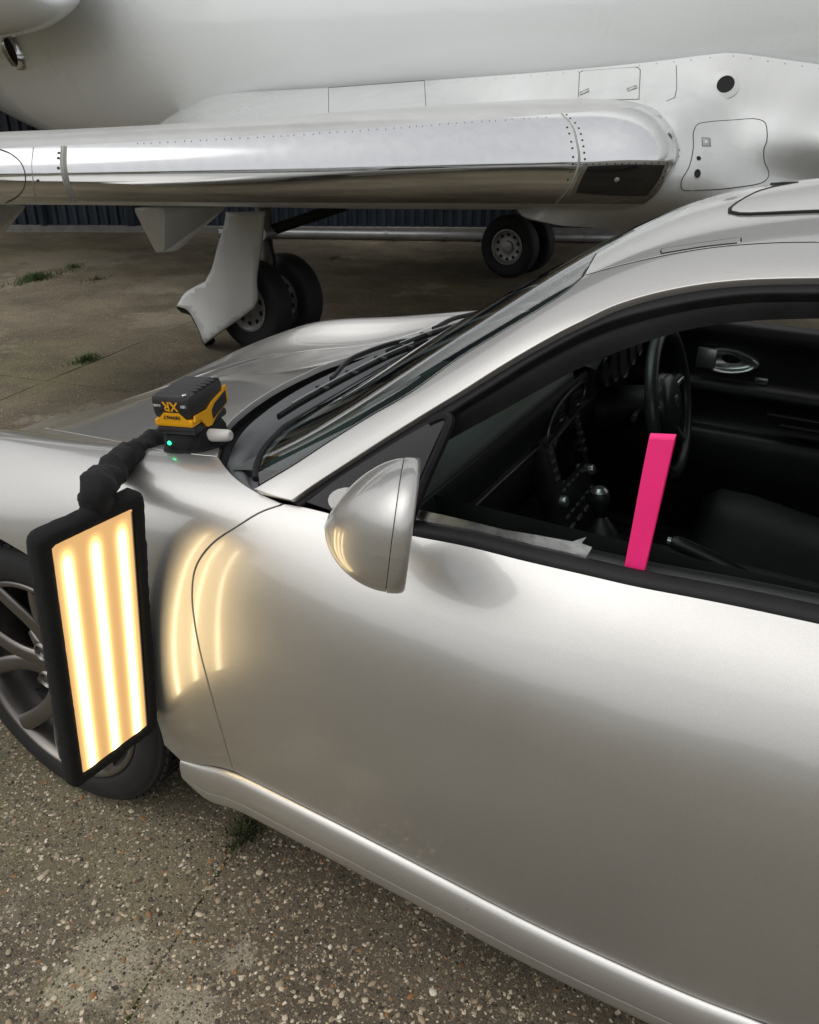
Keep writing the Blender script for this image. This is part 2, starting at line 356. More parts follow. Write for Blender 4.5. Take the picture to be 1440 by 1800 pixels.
# ------------------------------------------------------------------ the silver car: skin surfaces
AX, CY = -1.38, 1.68                                     # front axle x, centre line y
def wv(cx, w, z): return (AX + cx, CY - w, z)
BODY = [
 (-.95, [(.60, .22), (.62, .32), (.62, .38), (.61, .41), (.58, .435), (.55, .45), (.50, .455), (.43, .455), (.36, .45), (.25, .45), (.12, .45), (0, .45)]),
 (-.62, [(.79, .22), (.82, .33), (.835, .43), (.825, .51), (.80, .565), (.765, .605), (.71, .628), (.63, .628), (.55, .602), (.42, .572), (.22, .555), (0, .55)]),
 (-.30, [(.83, .22), (.862, .34), (.876, .47), (.868, .57), (.845, .648), (.80, .712), (.735, .75), (.66, .757), (.58, .730), (.44, .695), (.22, .680), (0, .676)]),
 (0.0, [(.835, .22), (.863, .345), (.876, .48), (.875, .595), (.858, .683), (.82, .748), (.76, .80), (.69, .811), (.61, .780), (.46, .762), (.22, .758), (0, .758)]),
 (.30, [(.835, .22), (.850, .35), (.8625, .48), (.8645, .60), (.854, .695), (.83, .77), (.78, .828), (.71, .850), (.63, .838), (.47, .836), (.22, .843), (0, .847)]),
 (.55, [(.828, .22), (.845, .35), (.8565, .485), (.8585, .605), (.850, .705), (.829, .783), (.793, .840), (.735, .873), (.65, .881), (.47, .885), (.22, .896), (0, .90)]),
 (.80, [(.834, .22), (.857, .35), (.8725, .485), (.8755, .605), (.865, .705), (.836, .783), (.798, .840), (.755, .88), (.68, .910), (.48, .922), (.22, .935), (0, .94)]),
 (1.2, [(.836, .22), (.860, .35), (.877, .485), (.881, .605), (.871, .705), (.840, .783), (.802, .842), (.760, .884), (.69, .915), (.48, .94), (.22, .96), (0, .965)]),
 (1.7, [(.847, .22), (.866, .35), (.880, .485), (.885, .61), (.877, .715), (.853, .793), (.815, .853), (.768, .895), (.69, .93), (.48, .955), (.22, .975), (0, .98)]),
 (2.35, [(.875, .22), (.892, .35), (.902, .49), (.903, .62), (.893, .725), (.868, .81), (.82, .87), (.75, .905), (.66, .92), (.48, .94), (.22, .955), (0, .96)]),
 (3.0, [(.82, .24), (.85, .35), (.865, .47), (.865, .58), (.85, .67), (.82, .75), (.765, .80), (.69, .825), (.60, .83), (.44, .83), (.22, .835), (0, .84)]),
 (3.4, [(.62, .30), (.66, .37), (.68, .45), (.68, .52), (.665, .58), (.63, .63), (.58, .66), (.51, .67), (.44, .675), (.33, .68), (.17, .68), (0, .68)])]
def net(stations):
    out = []
    for cx, sec in stations:
        row = [wv(cx, w, z) for w, z in sec]; row += [wv(cx, -w, z) for w, z in sec[-2::-1]]; out.append(row)
    return out
bn = net(BODY)
for row in bn:                                            # the far wing sits a touch lower (the car leans on its springs)
    for j, (x, y, z) in enumerate(row):
        k = min(1, max(0, (y - CY) / .7)) * min(1, max(0, (AX + .5 - x) / .5)); row[j] = (x, y, z - .034 * k - (.026 * (y - CY) / .61 * min(1, max(0, (AX + .6 - x) / .5)) if .1 < y - CY < .65 else 0))
BS = Surf(bn, wv(1, 0, .5))
TOP = [
 (.30, [(.82, .80), (.80, .80), (.72, .79), (.55, .795), (.36, .80), (.18, .80), (0, .80)]),
 (.50, [(.805, .845), (.787, .848), (.70, .861), (.55, .883), (.36, .896), (.18, .901), (0, .902)]),
 (.68, [(.787, .866), (.762, .897), (.70, .945), (.56, .987), (.37, 1.012), (.19, 1.024), (0, 1.028)]),
 (.85, [(.779, .875), (.735, .987), (.68, 1.049), (.56, 1.096), (.37, 1.125), (.19, 1.138), (0, 1.142)]),
 (1.0, [(.776, .88), (.705, 1.077), (.63, 1.156), (.52, 1.192), (.36, 1.216), (.18, 1.228), (0, 1.232)]),
 (1.15, [(.773, .885), (.675, 1.124), (.605, 1.208), (.51, 1.248), (.345, 1.276), (.175, 1.289), (0, 1.293)]),
 (1.35, [(.77, .89), (.655, 1.146), (.582, 1.246), (.50, 1.281), (.335, 1.309), (.17, 1.322), (0, 1.326)]),
 (1.55, [(.77, .895), (.65, 1.15), (.578, 1.252), (.495, 1.288), (.33, 1.316), (.165, 1.328), (0, 1.331)]),
 (1.9, [(.775, .90), (.65, 1.135), (.575, 1.235), (.485, 1.273), (.325, 1.30), (.16, 1.311), (0, 1.314)]),
 (2.3, [(.76, .905), (.66, 1.06), (.57, 1.15), (.46, 1.195), (.31, 1.218), (.155, 1.228), (0, 1.232)]),
 (2.8, [(.70, .87), (.62, .95), (.53, 1.00), (.43, 1.025), (.29, 1.04), (.145, 1.047), (0, 1.05)])]
TS = Surf(net(TOP), wv(1.2, 0, .9))

def B(*pts): return BS.trace(crv(pts, 7))
def T(*pts): return TS.trace(crv(pts, 7))
def uvs(S, *pts, n=12):
    """points given as (distance behind the front axle, step round the section)"""
    q = np.array([(S.u_of(AX + a), b) for a, b in pts]); return crv(q, .12) if len(q) > 2 else q[0] + (q[1] - q[0]) * np.linspace(0, 1, n)[:, None]
def join(*segs): return np.concatenate(segs)

car = empty('sports_car', wv(1.2, 0, 0), 'silver two-door sports coupe with its side window wound down, parked beside the jet', 'car')
SHUT = [(500, 885), (458, 900), (417, 925), (378, 951), (354, 978), (342, 1003), (337.5, 1044), (341, 1086), (351, 1142), (365, 1197), (382, 1260), (399, 1319), (410, 1356)]
SILLTOP = [(410, 1356), (600, 1451), (775, 1541), (892, 1602), (973, 1642), (1113, 1706), (1183, 1737), (1259, 1768), (1347, 1800)]
BELT = [(500, 884), (531, 889), (585, 902), (650, 920), (720, 937.5), (820, 957), (920, 982), (1020, 1005), (1120, 1028), (1220, 1047), (1320, 1067), (1440, 1093)]
belt_uv = B(*BELT); shut_uv = B(*SHUT); sill_uv = B(*SILLTOP)
ub, us_ = belt_uv[-1], sill_uv[-1]
dr = BS.u_of(AX + 1.74)
rear = np.array([[dr, ub[1] + .05], [dr, 4.6], [dr, 3.0], [dr, us_[1]]])
door_loop = join(belt_uv[:-1], crv(np.array([belt_uv[-1], rear[0]]), .1), crv(rear, .15), crv(np.array([rear[-1], us_]), .1), sill_uv[::-1][1:], shut_uv[::-1][1:-1])
door = panel('door', BS, door_loop, M['paint'], car, res=.022, gap=.0027)
MB().tube((BS.P(shut_uv) - BS.N(shut_uv) * .0085)[1:-1], .0052, 6).build('shut_line_shade', M['rubber'], car)  # dark tube laid in the door gap, standing in for the shade there
# front wing: shut line, bottom edge, wheel arch, nose edge, bonnet seam
def side_uv(cx, z):
    q = np.stack([np.full(200, BS.u_of(AX + cx)), np.linspace(0, 7, 200)], -1); zz = BS.P(q)[:, 2]; return q[np.argmin(abs(zz - z))]
ARC_R, ARC_Z = .352, .315
fen_bot = B((410, 1356), (385, 1349), (355, 1345), (335, 1342), (318, 1338))
a0 = math.asin((BS.P(fen_bot)[-1][2] - ARC_Z) / ARC_R)
arch = np.array([side_uv(.035 + ARC_R * math.cos(a), ARC_Z + ARC_R * math.sin(a)) for a in np.linspace(a0, math.pi * 1.05, 40)])
SEAM = [(383, 802), (340, 798), (290, 792), (230, 780), (150, 765), (67, 750)]
seam_uv = B(*SEAM)
t_s = seam_uv[-1][1]
seam_f = uvs(BS, (seam_uv[-1][0] and float(np.interp(seam_uv[-1][0], BS.cu, BS.cx) - AX) - .03, t_s), (-.62, 8.2), n=12)
COWLW = [(496, 884), (473, 874), (444, 860), (415, 840), (396, 820), (385, 803)]
cowlw_uv = B(*COWLW)
nose = uvs(BS, (-.62, 8.2), (-.66, 6), (-.55, 3), (-.40, 1.0), n=14)
wing_loop = join(shut_uv, fen_bot[1:], arch[1:], nose[::-1], seam_f[::-1], seam_uv[::-1], cowlw_uv[::-1][1:-1])
wing = panel('front_wing', BS, wing_loop, M['paint'], car, res=.022)
far_wing = panel('front_wing', BS, BS.mir(wing_loop), M['paint'], car, res=.03)
HOODR = [(383, 801), (388, 778), (401, 746), (433, 716), (472, 689), (510, 668), (540, 654)]
hr_uv = B(*HOODR); hc = BS.P(hr_uv)[-1]
mid = np.array([[BS.u_of(AX + float(BS.P(hr_uv)[-1][0] - AX) - .004), 11.0]])
near_half = join(uvs(BS, (-.93, 11), (-.90, 9.5), (-.80, 8.6), (-.62, 8.2)), seam_f[::-1][1:], seam_uv[::-1], hr_uv[1:])
e_ = np.array([near_half[-1][0], 22 - near_half[-1][1]]); q_ = crv(np.array([near_half[-10], near_half[-1], mid[0], e_]), .04)
i_ = int(np.argmin(np.linalg.norm(q_ - near_half[-1], axis=1))); j_ = int(np.argmin(np.linalg.norm(q_ - mid[0], axis=1))); hmid = q_[i_ + 1:j_ + 1]; near_half = join(near_half, hmid)
hood_loop = join(near_half[:-1], BS.mir(near_half)[::-1][:-1])
hood = panel('bonnet', BS, hood_loop, M['paint'], car, res=.03)
nose_loop = join(uvs(BS, (-.62, 8.2), (-.66, 6), (-.55, 3), (-.40, 1.0), n=14), uvs(BS, (-.42, .2), (-.94, .2)), uvs(BS, (-.95, 1), (-.95, 11)))
# pillar + roof rail
PIL_UP = [(444, 860), (458, 851), (517, 816), (575, 778), (648, 732.5), (721, 690), (802, 632), (875, 587), (948, 543), (992, 514), (1024, 486)]
ROOFSEAM = [(1024, 485), (1084, 468), (1166, 449), (1239, 436.5), (1300, 430), (1370, 426), (1440, 425)]
PIL_LO = [(513, 882), (546, 858), (604, 820), (662, 782), (750, 727), (817, 686), (875, 649), (933, 614), (992, 581), (1020, 567), (1078, 539), (1137, 520), (1195, 507), (1253, 498), (1312, 493), (1370, 491), (1440, 490)]
PIL_BOT = [(513, 882), (496, 878), (473, 871), (444, 860)]
pu, rs, plo, pb = T(*PIL_UP), T(*ROOFSEAM), T(*PIL_LO), T(*PIL_BOT)
ext_rs = uvs(TS, (1.75, rs[-1][1]), (2.1, rs[-1][1] - .05), n=8); ext_lo = uvs(TS, (1.75, plo[-1][1] - .02), (1.95, 0.6), n=8)
rail_loop = join(pu, rs[1:], ext_rs, uvs(TS, (2.75, rs[-1][1]), (2.75, 0), n=6), uvs(TS, (2.0, 0.0), (1.97, .3), n=3), ext_lo[::-1], plo[::-1], pb[1:-1])
panel('roof_pillar', TS, rail_loop, M['paint'], car, res=.02, gap=.0032)
panel('roof_pillar', TS, TS.mir(rail_loop), M['paint'], car, res=.03)
WSTOP = [(1024, 486), (1035, 466), (1047, 446)]
wst = T(*WSTOP)
roof_c = np.array([TS.u_of(AX + 1.09), 6.0])
wtop = join(wst, crv(np.array([wst[-6], wst[-1], roof_c]), .06)[-14:])
roof_half = join(wtop[::-1], rs[1:], ext_rs, uvs(TS, (2.2, rs[-1][1] - .02), (2.2, 6), n=10))
panel('roof', TS, join(roof_half, TS.mir(roof_half)[::-1][1:-1]), M['paint'], car, res=.025, gap=.0032)
GLASSB = [(454, 852), (452, 826), (465, 791), (502, 750)]
gb = T(*GLASSB)
base_c = np.array([TS.u_of(AX + .505), 6.0])
gbot = join(gb, crv(np.array([gb[-6], gb[-1], base_c]), .06)[-12:])
ws_half = join(gbot[::-1], pu[3:], wtop[1:])
panel('windscreen', TS, join(ws_half, TS.mir(ws_half)[::-1][1:-1]), M['windscreen'], car, res=.03, gap=.003, depth=.004)


# ------------------------------------------------------------------ car: sill, seals, plate, mirror
def lin(a, b, n): return np.linspace(np.array(a, float), np.array(b, float), n)
st_uv = join(B((318, 1338), (335, 1342), (355, 1345), (385, 1349), (410, 1356))[:-1], sill_uv, crv(np.array([sill_uv[-1], [BS.u_of(AX + 1.95), sill_uv[-1][1]]]), .2)[1:])
sp_ = BS.P(st_uv); sn = BS.N(st_uv); sn[:, 2] = 0; sn /= np.linalg.norm(sn, axis=1)[:, None]
keep = [0]
for i in range(1, len(sp_)):
    if np.linalg.norm(sp_[i] - sp_[keep[-1]]) > .012: keep.append(i)
sp_, sn = sp_[keep], sn[keep]
arcl = np.concatenate([[0], np.cumsum(np.linalg.norm(np.diff(sp_, axis=0), axis=1))])
zt = np.convolve(np.pad(sp_[:, 2], 2, mode='edge'), np.ones(5) / 5, 'valid'); sp_[:, 2] = zt
PROF = [(-.020, -.002), (-.006, -.0015), (-.0003, -.0008), (.0045, -.0035), (.0088, -.0092), (.0124, -.0180), (.0146, -.0285), (.0153, -.040), (.0146, -.052), (.0135, -.0585), (.0119, -.0595), (.0129, -.0612), (.0124, -.068), (.0100, -.082), (.0045, -.095), (-.005, -.104), (-.03, -.110), (-.10, -.113)]
PROF = [tuple(p) for p in crv(PROF, .004)]
rows = []
for i, (p, n_) in enumerate(zip(sp_, sn)):
    k = min(1.0, .52 + .48 * math.sin(min(1, arcl[i] / .10) * math.pi / 2)); ko = min(1, .35 + arcl[i] / .12)
    rows.append([p + n_ * (a * ko if a > 0 else a) + np.array([0, 0, b * k]) for a, b in PROF])
mb = MB().grid(rows); mb.add(rows[0], [tuple(range(len(PROF)))])
mb.build('side_sill', M['paint'], car, sharp=70)
fs_ = MB(); fs_.v = [np.array([v[0], 2 * CY - v[1], v[2]]) for v in mb.v]; fs_.f = [tuple(f[::-1]) for f in mb.f]; fs_.build('side_sill', M['paint'], car, sharp=70)

net_in = net(TOP); net_in = [[(x, CY + (y - CY) * .957, z - .030) for x, y, z in row] for row in net_in]
TI = Surf(net_in, wv(1.2, 0, .9))
net_m = [[(x, CY + (y - CY) * .988, z - .008) for x, y, z in row] for row in net(TOP)]
TM = Surf(net_m, wv(1.2, 0, .9))
MID = [(527, 887), (562, 862), (600, 839), (640, 814), (700, 776), (760, 742), (817, 705), (875, 668), (933, 631), (1020, 583), (1078, 559), (1137, 542), (1224, 524), (1312, 513), (1380, 511), (1440, 511)]
OPEN = [(770, 782), (814, 757), (862, 731), (930, 693), (1018, 645), (1078, 619), (1137, 598), (1195, 580), (1268, 567), (1341, 560), (1440, 557)]
mlo = TM.trace(crv([(511, 881)] + PIL_LO[1:], 7)); mmid = TM.trace(crv(MID, 7))
extm = lambda S, a, d: uvs(S, (1.75, a[-1][1] + d), (1.96, .62 + d), n=8)
panel('window_seal', TM, join(mlo, extm(TM, mlo, 0), extm(TM, mmid, -.12)[::-1], mmid[::-1]), M['seal'], car, gap=.0005, res=.02, lip=.004, depth=.02)
imid = TI.trace(crv([(740, 752), (760, 740), (817, 703), (875, 666), (933, 629), (1020, 581), (1078, 557), (1137, 540), (1224, 522), (1312, 511), (1440, 509)], 7)); iop = TI.trace(crv(OPEN, 7))
# the fat inner weatherstrip: a rolled sheet between the two lines
A_ = TI.P(imid); B_ = TI.P(iop); q = np.linspace(0, 1, 60)
rs_ = lambda X: np.stack([np.interp(q, np.linspace(0, 1, len(X)), X[:, k]) for k in range(3)], -1)
A_, B_ = rs_(A_), rs_(B_)
A_ = np.concatenate([A_, A_[-1:] + np.outer(np.linspace(.1, .8, 10), [1, 0, -.02])]); B_ = np.concatenate([B_, B_[-1:] + np.outer(np.linspace(.1, .8, 10), [1, 0, -.02])])
nn = np.array([0, -.75, .66]); rows = []
for a, b in zip(A_, B_):
    rows.append([a + (b - a) * t + nn * (.020 * math.sin(math.pi * min(1, t * 1.0)) - .004 - .0 * t) + np.array([0, .02, 0]) * (t > 1) for t in np.linspace(-.08, 1.0, 12)] + [b + np.array([0, .03, .01]), b + np.array([0, .06, .05])])
MB().grid(rows).build('weatherstrip', M['rubber'], car, sharp=80)
# black corner plate that carries the mirror
TRI = [(541, 883), (600, 839), (660, 801), (720, 765), (768, 738)]
tri = join(TM.trace(crv(TRI, 7)), TM.trace(crv([(768, 738), (777, 735), (783, 738), (783, 746), (779, 754)], 3))[1:], TM.trace(crv([(779, 754), (760, 795), (742, 836), (722, 880), (708, 925)], 7))[1:], TM.trace(crv([(708, 925), (650, 913), (600, 902), (541, 883)], 7))[1:-1])
panel('mirror_plate', TM, tri, M['plastic'], car, gap=.001, res=.02, off=.004)
fr = TM.P(TM.trace(crv([(757, 741), (775, 733), (788, 731), (793, 738), (789, 752), (772, 792), (754, 832), (738, 872), (722, 915)], 6)))
MB().tube(fr + np.array([0, -.002, .0]), .0075, 8).build('plate_frame', M['rubber'], car)

# waist strip along the door's top edge and the slot behind it
bp = BS.P(join(belt_uv, crv(np.array([belt_uv[-1], [dr, ub[1] + .05]]), .2)[1:])); i0 = 14
bp = bp[i0:]; kk = [0]
for i in range(1, len(bp)):
    if np.linalg.norm(bp[i] - bp[kk[-1]]) > .02: kk.append(i)
bp = bp[kk]
inn = np.array([0, 1.0, 0]); upv = np.array([0, 0, 1.0])
rows = [[p + inn * a + upv * b for a, b in ((-.003, -.012), (-.002, .000), (.001, .005), (.006, .009), (.011, .0105), (.015, .0125), (.0185, .0125), (.0195, .009), (.020, -.03))] for p in bp]
MB().grid(rows).build('waist_seal', M['seal'], car, sharp=80)
rows = [[p + inn * a + upv * b for a, b in ((.034, -.05), (.037, -.010), (.041, -.004), (.050, .002), (.062, .003), (.074, -.003), (.080, -.02), (.082, -.30))] for p in bp]
MB().grid(rows).build('inner_waist_trim', M['leather'], car, sharp=80)
rows = [[p + inn * a + upv * b for a, b in ((.080, -.30), (.075, -.62))] for p in bp]
# lowered glass, just showing in the slot
rows = [[p + inn * a + upv * b for a, b in ((.0245, -.25), (.0245, -.02), (.0285, -.02), (.0285, -.25))] for p in bp[4:]]
MB().grid(rows).build('side_window', M['clear'], car, sharp=30)

# ------------------------------------------------------------------ car: door mirror
mc = at_y((710, 916), CY - .90); mir_n = np.array([.905, .42, 0]); mir_n /= np.linalg.norm(mir_n)
my = np.cross([0, 0, 1.0], mir_n); mz = np.array([.10, .02, 1.0]); mz /= np.linalg.norm(mz)       # my: toward the car
def mloop(s, sy, sz, oy, oz, n=48, e=2.5):
    out = []
    for a in np.linspace(0, 2 * math.pi, n, endpoint=False):
        c, d = math.cos(a), math.sin(a)
        y_ = math.copysign(abs(c) ** (2 / e), c) * sy; z_ = math.copysign(abs(d) ** (2 / e), d) * sz
        z_ *= 1 + .10 * (y_ / sy)                                        # taller towards the tip
        out.append(mc - mir_n * s + my * (y_ * -1 + oy) + mz * (z_ + oz))
    return out
def msk(prof, **k): return [mloop(*p, **k) for p in prof]
MY, MZ = .092, .077
cap = []
for t in np.linspace(0, 1, 22):
    s_ = .0104 + .092 * t; k = max(0.0, 1 - t ** 1.72) ** .64; cap.append(mloop(s_, MY * max(k, .02), MZ * max(k, .02), .022 * t, -.024 * t ** 1.3))
rowsc = [r + [r[0]] for r in cap]; mbm = MB().grid(rowsc); mbm.add(cap[-1], [tuple(range(48))])
mir_o = mbm.build('wing_mirror', M['paint'], car, sharp=75)
rim = msk([(.0095, MY * 1.0, MZ * 1.0, 0, 0), (.0085, MY * 1.012, MZ * 1.014, 0, 0), (-.004, MY * 1.014, MZ * 1.016, 0, 0), (-.010, MY * 1.0, MZ * 1.0, 0, 0), (-.0125, MY * .965, MZ * .955, 0, 0), (-.010, MY * .92, MZ * .90, 0, 0), (.004, MY * .88, MZ * .86, 0, 0)])
MB().grid([r + [r[0]] for r in rim]).build('mirror_rim', M['paint'], mir_o, sharp=60)
gl_ = mloop(-.002, MY * .90, MZ * .88, 0, 0); MB().add(gl_, [tuple(range(48))]).build('mirror_glass', M['mirror'], mir_o, smooth=False)
back = mloop(.011, MY * .985, MZ * .985, 0, 0); MB().add(back, [tuple(range(48))]).build('mirror_backing', M['dark'], mir_o, smooth=False)
foot_a = mc - mir_n * .075 + my * .06 - mz * .005; foot_b = TM.P(TM.trace([(648, 868)]))[0] + np.array([0, .01, 0])
MB().tube(crv([foot_a, foot_a * .5 + foot_b * .5 + np.array([-.004, 0, -.006]), foot_b], .01), np.linspace(.030, .017, len(crv([foot_a, foot_a * .5 + foot_b * .5 + np.array([-.004, 0, -.006]), foot_b], .01))), 20, sq=.62).build('mirror_arm', M['paint'], mir_o, sharp=70)

# ------------------------------------------------------------------ car: cowl, wipers, windscreen edge
hr3 = BS.P(join(hr_uv, hmid)); hr3 = np.concatenate([B and BS.P(B((440, 858), (415, 840), (396, 820), (385, 803)))[:-1], hr3])
gb3 = TS.P(gbot)
q = np.linspace(0, 1, 50)
def al(X):
    d = np.concatenate([[0], np.cumsum(np.linalg.norm(np.diff(X, axis=0), axis=1))]); d /= d[-1]
    return np.stack([np.interp(q, d, X[:, k]) for k in range(3)], -1)
H_, G_ = al(hr3), al(gb3)
def mirr(X): Y = np.array(X)[::-1].copy(); Y[:, 1] = 2 * CY - Y[:, 1]; return Y
H_ = np.concatenate([H_, mirr(H_)[1:]]); G_ = np.concatenate([G_, mirr(G_)[1:]])
cend = np.minimum(1, np.minimum(np.arange(99), np.arange(99)[::-1]) / 9.0)[:, None]
def cowlrow(t, dz): return H_ * (1 - t) + G_ * t + np.array([0, 0, 1.0]) * (dz * cend + (-.014 if t > .12 else -.010) * (1 - cend))
gut = [cowlrow(t, dz) for t, dz in ((-.02, -.012), (-.02, -.035), (.10, -.045), (.16, -.04))]
MB().grid(gut).build('cowl_gutter', M['rubber'], car, sharp=50)
pan = [cowlrow(t, dz) for t, dz in ((.15, -.05), (.155, -.024), (.19, -.018), (.30, -.013), (.45, -.014), (.56, -.022), (.62, -.036), (.80, -.045), (1.04, -.012))]
MB().grid(pan).build('cowl_panel', M['cowl'], car, sharp=60)
lipb = G_[1:-1] + np.array([-.003, 0, -.002]); MB().tube(lipb, .006, 8).build('windscreen_seal', M['rubber'], car)
n0 = 12
for nm, ix, t0, wlen in (('wiper', (58, 14), .72, 0), ('wiper', (88, 44), .74, 0)):
    a, b = ix
    base = cowlrow(.62, -.005)[a]; run = np.array([cowlrow(.95 - .25 * k, .006 + .004 * k)[int(a + (b - a) * (1 - (1 - k) ** 1))] for k in np.linspace(0, 1, 14)])
    tip = run[-1]; elbow = cowlrow(.55, .022)[int(a + (b - a) * .30)]
    wq = MB().tube(crv([base + [0, 0, -.02], base + [0, 0, .004], elbow, run[8] + [-.003, 0, .014]], .02), .0065, 8, sq=.6); wq.lathe([(.0, .012), (.010, .012), (.014, .006), (.014, -.02)], base, (0, 0, 1), 14)
    wo = wq.build(nm, M['plastic'], car)
    bl = np.array([cowlrow(.98 - .26 * k, .004)[int(a - 6 + (b - a + 6) * k)] for k in np.linspace(0, 1, 24)]); bl = crv(bl[::3], .03)
    MB().tube(bl + [0, 0, .008], .0045, 6, sq=1.6).build('wiper_blade', M['rubber'], wo)
    for k in range(3, len(bl) - 3, 4): MB().box(bl[k] + [0, 0, .014], (.03, .010, .006), bev=.001).build('blade_bracket', M['plastic'], wo)
    MB().tube(bl[2:-2] + [-.002, 0, .0165], .0018, 6).build('blade_spring', M['satin'], wo)
# dark ceramic border inside the glass
pi = TI.P(pu) if False else TS.P(pu)
edge = crv(TS.P(pu)[4:-2:6], .03); cen = TS.P(np.stack([pu[:, 0], np.full(len(pu), 6.0)], -1)[4:-2:6])
frit_n = TS.N(pu[4:-2:6]); e3 = TS.P(pu[4:-2:6])
wd = np.interp(np.linspace(0, 1, len(e3)), [0, .25, .4, .55, .75, 1], [.018, .020, .05, .026, .03, .06])
tang = TS.D(pu[4:-2:6])[1]; tang /= np.linalg.norm(tang, axis=1)[:, None]
rows = [[e - n_ * .006 + t_ * w_ * f_ for f_ in (-.1, .35, .7, 1)] for e, n_, t_, w_ in zip(e3, frit_n, tang, wd)]
MB().grid(rows).build('windscreen_border', M['dark'], car)

# sunroof panel and the little roof-rail cover
SUN = [(1296, 371), (1279, 372), (1278, 368), (1292, 357), (1330, 337), (1375, 322)]
suv = T((1283, 373), (1284, 368), (1296, 358), (1320, 344), (1340, 335)); suv2 = T((1284, 374), (1300, 377.5), (1340, 377), (1400, 374.5), (1440, 373))
ss_f = np.array([[TS.u_of(AX + 1.26), 6.0]])
front = join(suv, crv(np.array([suv[-6], suv[-1], ss_f[0]]), .04)[-10:])
sh = join(front[::-1], suv2, uvs(TS, (1.5, suv2[-1][1]), (1.62, suv2[-1][1] + .1), (1.64, 6.0), n=8))
panel('sunroof', TS, join(sh, TS.mir(sh)[::-1][1:-1]), M['paint'], car, gap=.003, off=.0022, res=.03, depth=.0015)
gsk = TS.P(join(sh, TS.mir(sh)[::-1][1:-1])) + TS.N(join(sh, TS.mir(sh)[::-1][1:-1])) * -.0005
MB().tube(gsk[::3], .0042, 6, closed=True).build('sunroof_seal', M['rubber'], car)
rc = T((1163, 446), (1162, 441), (1164, 438)); rc2 = T((1164, 438), (1230, 428), (1301, 418)); rc3 = T((1301, 418), (1303, 421), (1301, 427)); rc4 = T((1301, 427), (1240, 433.5), (1163, 446))
rloop = join(rc, rc2[1:], rc3[1:], rc4[1:-1])
rp = TS.P(rloop) + TS.N(rloop) * -.0003; MB().tube(rp[::2], .0016, 6, closed=True).build('cover_seam', M['rubber'], car)
panel('roof_rail_cover', TS, rloop, M['paint'], car, gap=.0012, off=.0012, res=.02, depth=.001)
sm = TS.P(join(rs, ext_rs)) + TS.N(join(rs, ext_rs)) * -.004
MB().tube(sm[::3], .0042, 6).build('roof_seam_strip', M['rubber'], car)

